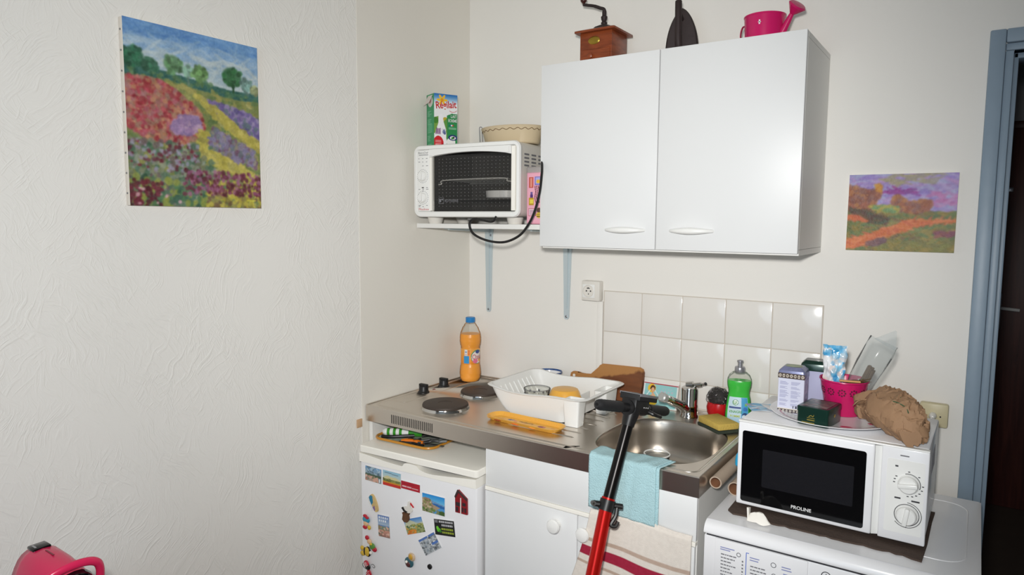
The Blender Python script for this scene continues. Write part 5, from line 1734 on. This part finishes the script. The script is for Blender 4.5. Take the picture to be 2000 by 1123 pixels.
# tissue
ti = B().loft([[(.030 * math.cos(R(i * 18)) * (1 - k * .22), .012 * math.sin(R(i * 18)) * (1 - k * .2), k * .008) for i in range(20)] for k in range(4)])
ti.box(-.024, -.020, -.006, .006, .0, .030)
ti.noise(.005, 4, 70)
o = ti.obj('crumpled_tissue', M['tissue'], loc=(1.350, -.607, TOP + .0045))
tag(o, 'crumpled white paper tissue in front of the microwave', 'tissue')

# ---- cardboard tubes and brush in the gap
for p0, p1, r, lab_ in (((1.2195, -.528, .868), (1.2195, -.20, .868), .0160, 'cardboard tube wedged against the worktop end'), ((1.253, -.468, .8385), (1.2535, -.15, .8385), .0185, 'cardboard tube lying on the washing machine edge beside the microwave')):
    t = thing('cardboard_tube', lab_, 'tube', ((p0[0] + p1[0]) / 2, (p0[1] + p1[1]) / 2, p0[2] - r))
    off = -Vector(t.location)
    P0, P1 = Vector(p0), Vector(p1)
    dv = (P1 - P0).normalized()
    q = Vector((0, 0, 1)).rotation_difference(dv).to_matrix()
    L_ = (P1 - P0).length
    B().lathe([(r - .003, .0), (r, .0), (r, L_), (r - .003, L_)], P0, 28, mtx=q, cap0=False, cap1=False).obj('outer_wall', M['cardboard'], t, loc=off)
    B().lathe([(r - .003, .0002), (r - .0032, L_)], P0, 28, mtx=q, cap0=False, cap1=False).obj('inner_wall', M['cardboard_in'], t, loc=off)
br = thing('dish_brush', 'cyan plastic brush standing between the worktop and the microwave', 'brush', (1.238, -.365, .872))
b = B().loft([[(x * s, y * s2, z) for x, y in rrect(-.009, .009, -.030, .030, .008, 4)] for s, s2, z in ((.8, .8, 0), (1, 1, .006), (1, 1, .020), (.8, .9, .034), (.4, .7, .040))])
b.obj('brush_back', M['cyan'], br)
b = B()
for j in range(7):
    y = -.024 + j * .008
    b.box(.0085, .0125, y - .0022, y + .0022, .002, .034, .001, 1)
stuff(b.obj('bristle_rows', mat('light_cyan', (110, 206, 232), .4), br))

# ================================================================ MICROWAVE
MX = Vector((1.278, -.546, TOP + .0048))
mw = thing('microwave', 'white compact microwave with a black glass door on the washing machine', 'microwave', MX, -1)
MMt = Matrix.Translation(MX) @ Matrix.Rotation(R(-1), 4, 'Z')
MW_, MH, MD = .415, .228, .302
for x in (.03, MW_ - .03):
    for y in (.05, MD - .03):
        B().lathe([(.012, 0), (.014, .002), (.014, .0125)], (x, y, 0), 16).obj('foot', M['black'], mw)
ZB = .012
B().box(.002, MW_ - .002, .018, MD, ZB, MH, .005).obj('body', M['enamel'], mw)
# thin rim the casing makes at the top front
dr = B().box(.0, .308, 0, .0175, ZB - .002, MH - .006, .004, 3).obj('door', M['enamel'], mw)
gp = [(x, z) for x, z in rrect(.0115, .292, ZB + .008, MH - .026, .006, 4)]
gl = B().prism(gp, -.0009, .001).obj('door_glass', M['gloss_black'], dr)
B().prism(rrect(.062, .268, .066, .162, .003, 3), -.0012, -.0006).obj('viewing_window', M['mw_window'], gl)
text('lettering', 'PROLINE', .157, .0335, .046, .0085, -.0013, M['ink_white'], gl, bold=.012)
# control panel with a curved handle recess on its left
cpn = B().box(.322, MW_, 0, .0175, ZB - .002, MH - .004, .003, 3).obj('control_panel', M['enamel'], mw)
b = B()
b.loft([[(x, y, z) for x, y in ((.3085, .003), (.3085, .0172), (.3225, .0172), (.3225, .010))] for z in (ZB, MH - .008)])
b.obj('opening_recess', M['plastic'], mw)
B().prism(rrect(.334, MW_ - .007, .030, MH - .030, .004, 4), -.0008, .001).obj('panel_plate', M['plastic'], cpn)
B().box(.3585, .3760, -.0008, -.0002, MH - .0215, MH - .0188).obj('print_bar', M['ink'], cpn)
for kz_, ang, rr in ((.1455, 82, .0215), (.0745, 8, .0225)):
    k = B().lathe([(rr, 0), (rr, .003), (rr * .93, .0045), (rr * .88, .012), (rr * .78, .0145), (.001, .015)], (.3775, -.0008, kz_), 36, mtx=Matrix.Rotation(R(90), 3, 'X')).obj('control_knob', M['plastic'], cpn)
    b = B().box(-.0048, .0048, -.0225, -.012, -rr * .9, rr * .9, .0025, 2)
    q = Matrix.Rotation(R(ang), 3, 'Y')
    for v in b.bm.verts:
        v.co = q @ v.co + Vector((.3775, 0, kz_))
    b.obj('grip', M['plastic'], k)
    arc = [(.3775 + (rr + .0017) * math.cos(R(t)), -.0010, kz_ + (rr + .0017) * math.sin(R(t))) for t in (range(-20, 111, 8) if kz_ > .1 else range(0, 361, 8))]
    B().tube(arc, .0008, 5).obj('dial_line', M['ink_dark'], cpn)
    b = B()
    if kz_ > .1:
        for t in (150, 165, 180, 90, 45, 0, -20, -38, -55, -72, -90):
            x, z = .3775 + (rr + .0065) * math.cos(R(t)), kz_ + (rr + .0065) * math.sin(R(t))
            b.box(x - .002, x + .002, -.0013, -.0008, z - .001, z + .001)
        b.box(.350, .356, -.0013, -.0008, .181, .1845)
    else:
        b.tube([(.3775 + (rr + .0062) * math.cos(R(t)), -.0010, kz_ + (rr + .0062) * math.sin(R(t))) for t in range(-140, 91, 10)], .0007, 5)
        b.box(.352, .364, -.0013, -.0008, .1085, .112).box(.385, .401, -.0013, -.0008, .107, .1105)
    stuff(b.obj('dial_print', M['ink_dark'], cpn))
B().box(.0, MW_, -.001, .016, MH - .0052, MH - .0008, .0018).obj('casing_rim', M['plastic'], mw)
b = B()
for i in range(8):
    b.box(MW_ - .0022, MW_ - .0012, .10 + i * .014, .105 + i * .014, .14, .19)
stuff(b.obj('side_vents', M['ink'], mw))
MT = MX.z + MH

# ================================================================ ON THE MICROWAVE
pl = thing('plate', 'large white plate with a pink border carrying tins and a pot on the microwave', 'plate', (1.468, -.397, MT + .0004))
B().lathe([(.085, 0), (.09, .001), (.125, .007), (.145, .0125), (.1465, .0138), (.145, .0148), (.124, .0095), (.088, .004), (.001, .0035)], seg=72).obj('plate_body', M['enamel'], pl)
B().lathe([(.1175, .0083), (.121, .0092), (.124, .0099)], seg=64, cap0=False, cap1=False).obj('pink_line', mat('pink_line', (214, 150, 170), .3), pl)
fl_m = mat('crimson_flower', (176, 40, 70), .3)
for t in (-62, -16, 8):
    B().sphere((.105 * math.cos(R(t)), .105 * math.sin(R(t)), .0068), .012, 1.3, .5, .12, 8, 5).obj('painted_flower', fl_m, pl)
PZ = MT + .0045
def tea_tin(label, loc, rz, body_rgb, lid_mat, front, w=.064, d=.064, h=.108):
    t = thing('tea_tin', label, 'tin', loc, rz)
    B().loft([ringz(rrect(-w / 2, w / 2, -d / 2, d / 2, .004, 3), 0), ringz(rrect(-w / 2, w / 2, -d / 2, d / 2, .004, 3), h - .014)]).obj('tin', mat('tin_side', body_rgb, .3), t)
    s = lambda k, z: ringz(rrect(-w / 2 * k - .0008, w / 2 * k + .0008, -d / 2 * k - .0008, d / 2 * k + .0008, .005, 4), z)
    B().loft([s(1, h - .016), s(1, h - .005), s(.95, h + .002), s(.72, h + .009), s(.66, h + .0105)]).obj('lid', lid_mat, t)
    if front:
        art_obj('front_print', front, lambda u, v: (-w / 2 + .001 + u * (w - .002), -d / 2 - .0003, .001 + v * (h - .018)), M['tinprint'], t)
    return t
a = Art(54, 78, (206, 208, 226), asp=.62, seed=3)
a.rect(0, 0, 1, .105, (70, 60, 66)).rect(0, .1, 1, .12, (214, 206, 190))
for k in range(7):
    a.ell(.09 + k * .14, .05, .045, .03, (206, 200, 190)).ell(.09 + k * .14, .05, .02, .014, (70, 60, 66))
rr_ = np.random.default_rng(1)
for k in range(25):
    zz = .20 + k * .029
    for x0 in (.06, .5):
        a.rect(x0, zz, x0 + .38 * (.55 + .45 * rr_.random()), zz + .011, (150, 152, 186))
for k in range(14):
    a.rect(.60 + k * .022, .14, .60 + k * .022 + .011, .21, (70, 70, 84))
lidm = mat('tin_lid_blue', (120, 124, 158), .3, .2, var=.3, vscale=70)
tt = tea_tin('pale lilac tea tin with printed text on the plate, nearest to the sink', (1.374, -.400, PZ), 2, (196, 198, 220), lidm, a)
a = Art(60, 14, (74, 62, 58), asp=4.2)
for k in range(7):
    a.ell(.08 + k * .14, .5, .05, .32, (206, 196, 180)).ell(.08 + k * .14, .5, .022, .15, (70, 60, 66))
art_obj('rim_print', a, lambda u, v: (-.0325 + u * .065, -.0335, .0905 + v * .0135), M['tinprint'], tt)
B().lathe([(.021, 0), (.019, .0012), (.001, .0014)], seg=24, sy=.8, c=(0, 0, .1188)).obj('lid_medallion', mat('medallion', (150, 160, 130), .4, var=.4, vscale=90), tt)
a = Art(20, 60, (150, 140, 180), asp=.3, seed=6)
a.rect(.2, .25, .8, .85, (110, 80, 120)).dabs(30, a.u > .2, [(150, 90, 110), (90, 80, 130), (180, 160, 190)], .2, .05)
art_obj('side_print', a, lambda u, v: (.0323, -.024 + u * .05, .01 + v * .078), M['tinprint'], tt)
tea_tin('lilac tea tin with a dark green lid behind the first tin', (1.405, -.300, PZ), 4, (176, 178, 206), M['tin_green'], None, .060, .060, .112)
# green tin
gt = thing('green_tin', 'dark green rectangular tea tin with gold print at the front of the plate', 'tin', (1.452, -.474, PZ + .001), -9)
B().loft([ringz(rrect(-.0365, .0365, -.047, .047, .006, 4), z) for z in (0, .034)]).obj('tin', M['tin_green'], gt)
B().loft([ringz(rrect(-.0378, .0378, -.0483, .0483, .006, 4), z) for z in (.032, .0425)] + [ringz(rrect(-.036, .036, -.0465, .0465, .006, 4), .0445)]).obj('lid', M['tin_green'], gt)
a = Art(40, 48, (76, 84, 78), asp=.8, seed=5)
a.dabs(80, a.u > -1, [(96, 100, 90), (120, 80, 84), (70, 90, 80), (130, 120, 110)], .08, .05)
art_obj('lid_picture', a, lambda u, v: (-.030 + u * .06, -.040 + v * .08, .0448), M['tinprint'], gt)
b = B().box(-.012, .006, -.0475, -.0469, .0175, .019).box(-.012, .006, -.0475, -.0469, .012, .0145).tube(bez([(-.008, -.0473, .021), (-.003, -.0473, .0245), (.002, -.0473, .0225), (.004, -.0473, .027)]), .0009, 5)
b.obj('gold_emblem', M['gold'], gt)
b = B()
for k in range(9):
    b.box(-.024 + k * .0034, -.0215 + k * .0034, -.0475, -.0469, .0045, .0075)
b.obj('gold_lettering', M['gold'], gt)
B().lathe([(.0065, 0), (.005, .0006), (.001, .0007)], (.0367, .0, .022), 18, sx=.6, mtx=Matrix.Rotation(R(90), 3, 'Y')).obj('gold_seal', M['gold'], gt)
# pink pot
pp = thing('pink_pot', 'pink metal flower pot with pierced flowers filled with packets on the plate', 'pot', (1.487, -.352, PZ + .0006))
B().lathe([(.0395, 0), (.041, .002), (.0565, .086), (.059, .0885), (.0585, .0915), (.056, .090), (.0545, .086), (.039, .004), (.001, .003)], seg=48).obj('pot', M['pink'], pp)
hole = mat('pierced_hole', (92, 18, 48), .7)
for fa in range(12):
    a0 = -90 + fa * 30 + 4
    b = B()
    for k in range(9):
        t = R(k * 45)
        du, dz, rr = (.0078 * math.cos(t), .0078 * math.sin(t), .0024) if k < 8 else (0, 0, .0018)
        z = .063 + dz
        r = .041 + (.0565 - .041) * (z - .002) / .084 + .00015
        an = R(a0) + du / r
        c = Vector((r * math.cos(an), r * math.sin(an), z))
        q = Vector((0, 0, 1)).rotation_difference(Vector((math.cos(an), math.sin(an), -.18)).normalized()).to_matrix()
        b.lathe([(rr, -.0004), (rr, .0003), (.0004, .0004)], c, 10, mtx=q, sx=1.0, sy=1.0)
    b.obj('pierced_flower', hole, pp)
RIM = PZ + .0006 + .0915
# packets in the pot
pkt = thing('clear_packet', 'clear crinkled plastic packet with blue print standing in the pink pot', 'packet', (1.462, -.352, PZ + .006))
a = Art(30, 64, (226, 228, 230), asp=.45, seed=8)
a.dabs(30, a.v > .82, [(70, 160, 210), (110, 180, 220)], .12, .03).dabs(36, (a.v < .78) & (a.u > .45), [(60, 150, 206), (120, 190, 226)], .1, .04)
a.dabs(50, a.v > -1, [(236, 238, 240), (206, 210, 214), (226, 200, 190)], .12, .04, 0, 10, .5)
def crinkle(seed, w0, w1, h, amp, thick):
    from mathutils import noise as N
    def f(u, v):
        x = (u - .5) * (w0 + (w1 - w0) * v)
        n1 = N.noise(Vector((u * 5 + seed, v * 9, 0)))
        n2 = N.noise(Vector((u * 5, v * 9 + seed, 7)))
        return (x + amp * .5 * n2, -thick * math.cos((u - .5) * PI) * (1 - v * .6) + amp * n1, v * h + amp * .4 * n2)
    return f
o = art_obj('printed_face', a, crinkle(3, .036, .060, .170, .007, .018), attr_mat('packet_film', .18), pkt)
b = B().grid(crinkle(9, .036, .060, .168, .007, -.014), 16, 36)
b.obj('back_face', M['cello'], pkt)
# cellophane cone with herbs
cw_ = thing('cellophane_bag', 'tall pointed clear cellophane bag leaning out of the pink pot', 'bag', (1.492, -.345, PZ + .010))
cw_.rotation_euler = (R(-4), R(23), 0)
b = B()
prof_ = [(.010, 0, .008), (.022, .03, .014), (.030, .08, .018), (.033, .13, .019), (.034, .175, .015), (.033, .20, .008)]
b.loft([[(w_ * math.cos(R(i * 15)) + .002 * math.sin(i * 2.1 + z * 80), d_ * math.sin(R(i * 15)), z) for i in range(24)] for w_, z, d_ in prof_] , True, False)
b.obj('bag', M['cello'], cw_)
b = B()
b.loft([[(-.022, -.002, .196), (.034, -.003, .190), (.034, .003, .190), (-.022, .003, .196)], [(.010, -.001, .236), (.014, -.001, .236), (.014, .001, .236), (.010, .001, .236)]])
b.obj('pointed_fold', M['cello'], cw_)
hb = B()
rw = random.Random(3)
for i in range(9):
    an = i * 2.4
    r = .0095 * (i / 9) ** .5
    hb.tube([(r * math.cos(an) + .006, r * math.sin(an), .035), (r * math.cos(an + .2) + .006, r * math.sin(an), .085), (r * math.cos(an) + .005, r * math.sin(an), .128 + rw.uniform(-.008, .006))], .0036, 7)
hb.obj('herb_bundle', M['herb'], cw_)
B().tube([(.006 + .0145 * math.cos(R(i * 20)), .0145 * math.sin(R(i * 20)), .085) for i in range(18)], .0012, 5, closed=True).obj('tie', M['cream'], cw_)
ws = thing('wooden_stick', 'flat light wooden stick lying across the rim of the pink pot', 'stick', (1.508, -.393, RIM + .001), 14)
B().box(-.026, .022, -.0055, .0055, 0, .0035, .001, 1).obj('stick', mat('pale_wood', (214, 164, 104), .6), ws)
tw_ = thing('herb_twigs', 'dried herb twigs sticking out of the right side of the pink pot', 'twigs', (1.522, -.362, RIM - .004))
b = B()
for i in range(12):
    an = R(-75 + i * 14)
    l = rw.uniform(.018, .034)
    b.tube([(-.018 + rw.uniform(-.006, .006), rw.uniform(-.016, .016), -.01), (.004 * math.cos(an), .012 * math.sin(an), .004), (l * math.cos(an) * .9, l * math.sin(an), rw.uniform(.0, .014))], [.0016, .0013, .0006], 5)
b.sphere((-.006, 0, -.004), .018, 1.2, 1.1, .5, 10, 6)
stuff(b.obj('twigs', M['herb'], tw_))
# brown paper bag
pb = thing('paper_bag', 'crumpled brown paper bag slumped over the right front of the microwave', 'bag', (1.605, -.445, MT + .0006))
from mathutils import noise as NZ
ctl = [(-.076, .030, .030, .010, .014), (-.060, .032, .040, .022, .026), (-.030, .018, .052, .042, .046), (.0, -.010, .052, .052, .050), (.030, -.050, .046, .046, .044), (.046, -.082, .036, .036, .034), (.052, -.104, .020, .020, .018)]
b = B()
spine = bez([(c[0], c[1], c[2]) for c in ctl], 12)
radw = bez([(c[3], c[4], 0) for c in ctl], 12)
rings = []
for k, (s_, r_) in enumerate(zip(spine, radw)):
    t = (spine[min(k + 1, len(spine) - 1)] - spine[max(k - 1, 0)])
    t.z = 0
    t.normalize()
    nx = Vector((-t.y, t.x, 0))
    rings.append([s_ + nx * r_.x * math.cos(R(i * 5)) + Vector((0, 0, 1)) * r_.y * math.sin(R(i * 5)) for i in range(72)])
b.loft(rings)
for v in b.bm.verts:
    q = v.co * 24 + Vector((NZ.noise(v.co * 40), NZ.noise(v.co * 40 + Vector((5, 0, 0))), 0)) * .5
    fold = (1 - abs(NZ.noise(q)) * 2.2) * .011 + (.5 - abs(NZ.noise(q * 2.1 + Vector((3, 1, 7))))) * .012 + (.4 - abs(NZ.noise(q * 4.7))) * .005 - .010
    c_ = Vector((v.co.x, v.co.y, .045))
    v.co += (v.co - c_).normalized() * fold if (v.co - c_).length > 1e-4 else Vector()
    v.co.x += fold * .6
    v.co.z = max(.0155 if math.hypot(v.co.x + 1.605 - 1.468, v.co.y - .445 + .397) < .150 else .0005, v.co.z)
b.obj('bag', M['kraft'], pb, sharp=22)
b = B().grid(lambda u, v: (-.083 + .048 * v + .006 * math.sin(u * 7), -.006 + .075 * u, .060 + .026 * v + .010 * math.sin(u * 11 + v * 4) - .02 * abs(u - .5)), 14, 10)
o = b.obj('torn_mouth', M['kraft'], pb, sharp=28)
md = o.modifiers.new('thickness', 'SOLIDIFY')
md.thickness = .0012
b = B()
for pts in ([(.004, -.058, .088), (.018, -.066, .087), (.034, -.072, .080), (.040, -.080, .070)], [(.012, -.040, .0965), (.030, -.046, .092), (.044, -.056, .082)]):
    b.tube(bez(pts, 4), .0013, 5)
b.obj('green_print', mat('green_ink', (60, 90, 60), .7), pb)
# leaflets
lf = thing('leaflet', 'blue printed leaflet under the left edge of the plate on the microwave', 'leaflet', (1.286, -.455, MT + .0004), 28)
a = Art(40, 30, (110, 176, 214), asp=1.3, seed=4)
a.dabs(40, a.u > -1, [(90, 160, 206), (150, 200, 224), (206, 220, 230), (196, 130, 140)], .12, .05).rect(.5, .6, 1, .7, (190, 80, 90))
art_obj('print', a, lambda u, v: (u * .110, v * .075, .0009 + .0022 * math.sin(u * 6) ** 2), M['art'], lf, back=(0, 0, -.0006))

# ================================================================ SOCKETS
sk1 = thing('wall_socket', 'cream wall socket in a raised box at the upper left of the tiles', 'socket', (.547, -.0005, 1.2555))
B().box(0, .074, -.033, 0, 0, .073, .004).obj('box', M['offwhite'], sk1)
B().box(.006, .056, -.036, -.032, .011, .061, .002).obj('plate', M['plastic'], sk1)
B().lathe([(.0225, 0), (.0225, .001), (.0205, .0018), (.0195, -.002 + .0022), (.001, .0003)], (.031, -.0362, .036), 32, mtx=Matrix.Rotation(R(90), 3, 'X')).obj('socket_well', M['offwhite'], sk1)
for x, z, r in ((.0235, .0365, .0028), (.0405, .0365, .0028), (.032, .0255, .002)):
    B().lathe([(r, 0), (r, .0006), (.0005, .0007)], (x, -.0366, z), 12, mtx=Matrix.Rotation(R(90), 3, 'X')).obj('pin_hole', M['black'], sk1)
B().tube(bez([(.026, -.0367, .0455), (.031, -.0367, .0475), (.036, -.0367, .0455)]), .002, 6).obj('earth_pin', M['black'], sk1)
sk2 = thing('wall_socket', 'beige wall socket with a white plug behind the microwave', 'socket', (1.640, -.0005, .972))
B().box(0, .071, -.024, 0, 0, .068, .006).obj('plate', M['beige_socket'], sk2)
for x in (.015, .052):
    B().lathe([(.0022, 0), (.0022, .0006), (.0004, .0007)], (x, -.0241, .032), 10, mtx=Matrix.Rotation(R(90), 3, 'X')).obj('screw_hole', M['black'], sk2)
pg = thing('power_plug', 'white plug in the beige socket behind the microwave', 'plug', (1.674, -.0248, 1.006))
B().lathe([(.0095, 0), (.0095, .012), (.007, .022), (.004, .030), (.0005, .031)], seg=20, mtx=Matrix.Rotation(R(90), 3, 'X')).obj('plug_body', M['plastic'], pg)
B().tube(bez([(0, -.032, 0), (-.004, -.05, -.006), (-.01, -.062, -.04), (-.02, -.064, -.10), (-.026, -.06, -.15)]), .0035, 8).obj('cord', M['plastic'], pg)

# ================================================================ COFFEE MACHINE at the lower left, on a small table
tb = thing('side_cabinet', 'low dark red cabinet under the pink coffee machine', 'cabinet', (.33, -1.96, -.03))
mar = mat('maroon_lacquer', (132, 28, 40), .35)
B().box(-.25, .25, -.25, .262, .06, .738, .004).obj('body', mar, tb)
B().box(-.262, .258, -.262, .27, .739, .763, .003).obj('top', mar, tb)
for y0, y1 in ((-.245, .003), (.008, .256)):
    d = B().box(.2505, .266, y0, y1, .07, .73, .002).obj('door', mar, tb)
    B().sphere((.276, .04 if y0 > -.1 else -.03, .45), .012).obj('knob', M['brass'], d)
for x in (-.21, .21):
    for y in (-.21, .22):
        B().tube([(x, y, 0), (x, y, .06)], [.014, .019], 12).obj('leg', M['walnut'], tb)
CM = Vector((.421, -1.752, .7333))
cm = thing('coffee_machine', 'raspberry pink capsule coffee machine at the lower left corner', 'coffee machine', CM)
cm.scale = (.62, .84, .86)
def arch(w, z0, zt, x, n=18):
    pts = []
    for i in range(n + 1):
        t = PI * i / n
        e = 2 / 2.7
        c, s = math.cos(t), math.sin(t)
        pts.append((x, w * abs(c) ** e * (1 if c > 0 else -1), z0 + (zt - z0) * abs(s) ** e))
    return pts
secs = [(-.150, .050, .225), (-.142, .058, .237), (-.10, .062, .244), (-.03, .062, .243), (.04, .061, .237), (.085, .060, .228), (.10, .058, .222)]
b = B().loft([arch(w_, .06, zt, x) for x, w_, zt in secs])
b.obj('housing', M['pink_machine'], cm, sharp=50)
B().box(-.185, -.145, -.045, .045, .02, .185, .012).obj('water_tank', M['cello'], cm)
B().loft([arch(w_, .05, zt, x) for x, w_, zt in ((-.168, .048, .205), (-.160, .056, .222), (-.149, .058, .226))]).obj('rear_panel', M['black'], cm)
pt = B().box(-.132, -.088, -.018, .018, .2385, .2465, .003).obj('badge', M['gloss_black'], cm)
B().box(-.122, -.098, -.012, -.008, .2464, .2468).obj('badge_lettering', M['silver'], pt)
B().box(-.066, -.016, -.0015, .0015, .2430, .2445).obj('lid_line', mat('dark_pink', (120, 16, 44), .4), cm)
B().tube(bez([(.072, -.058, .165), (.086, -.057, .215), (.096, -.040, .238), (.101, 0, .246), (.096, .040, .238), (.086, .057, .215), (.072, .058, .165)], 8), .0088, 12).obj('lever_arch', M['pink_machine'], cm)
B().loft([arch(w_, .10, zt, x) for x, w_, zt in ((.085, .052, .226), (.108, .052, .236), (.128, .047, .232), (.140, .034, .215))]).obj('capsule_head', M['gloss_black'], cm)
B().lathe([(.046, 0), (.050, .004), (.050, .020), (.046, .024)], (.118, 0, .02), 32).obj('drip_tray', M['black'], cm)
B().box(-.14, .09, -.05, .05, 0, .07, .012).obj('base', M['black'], cm)
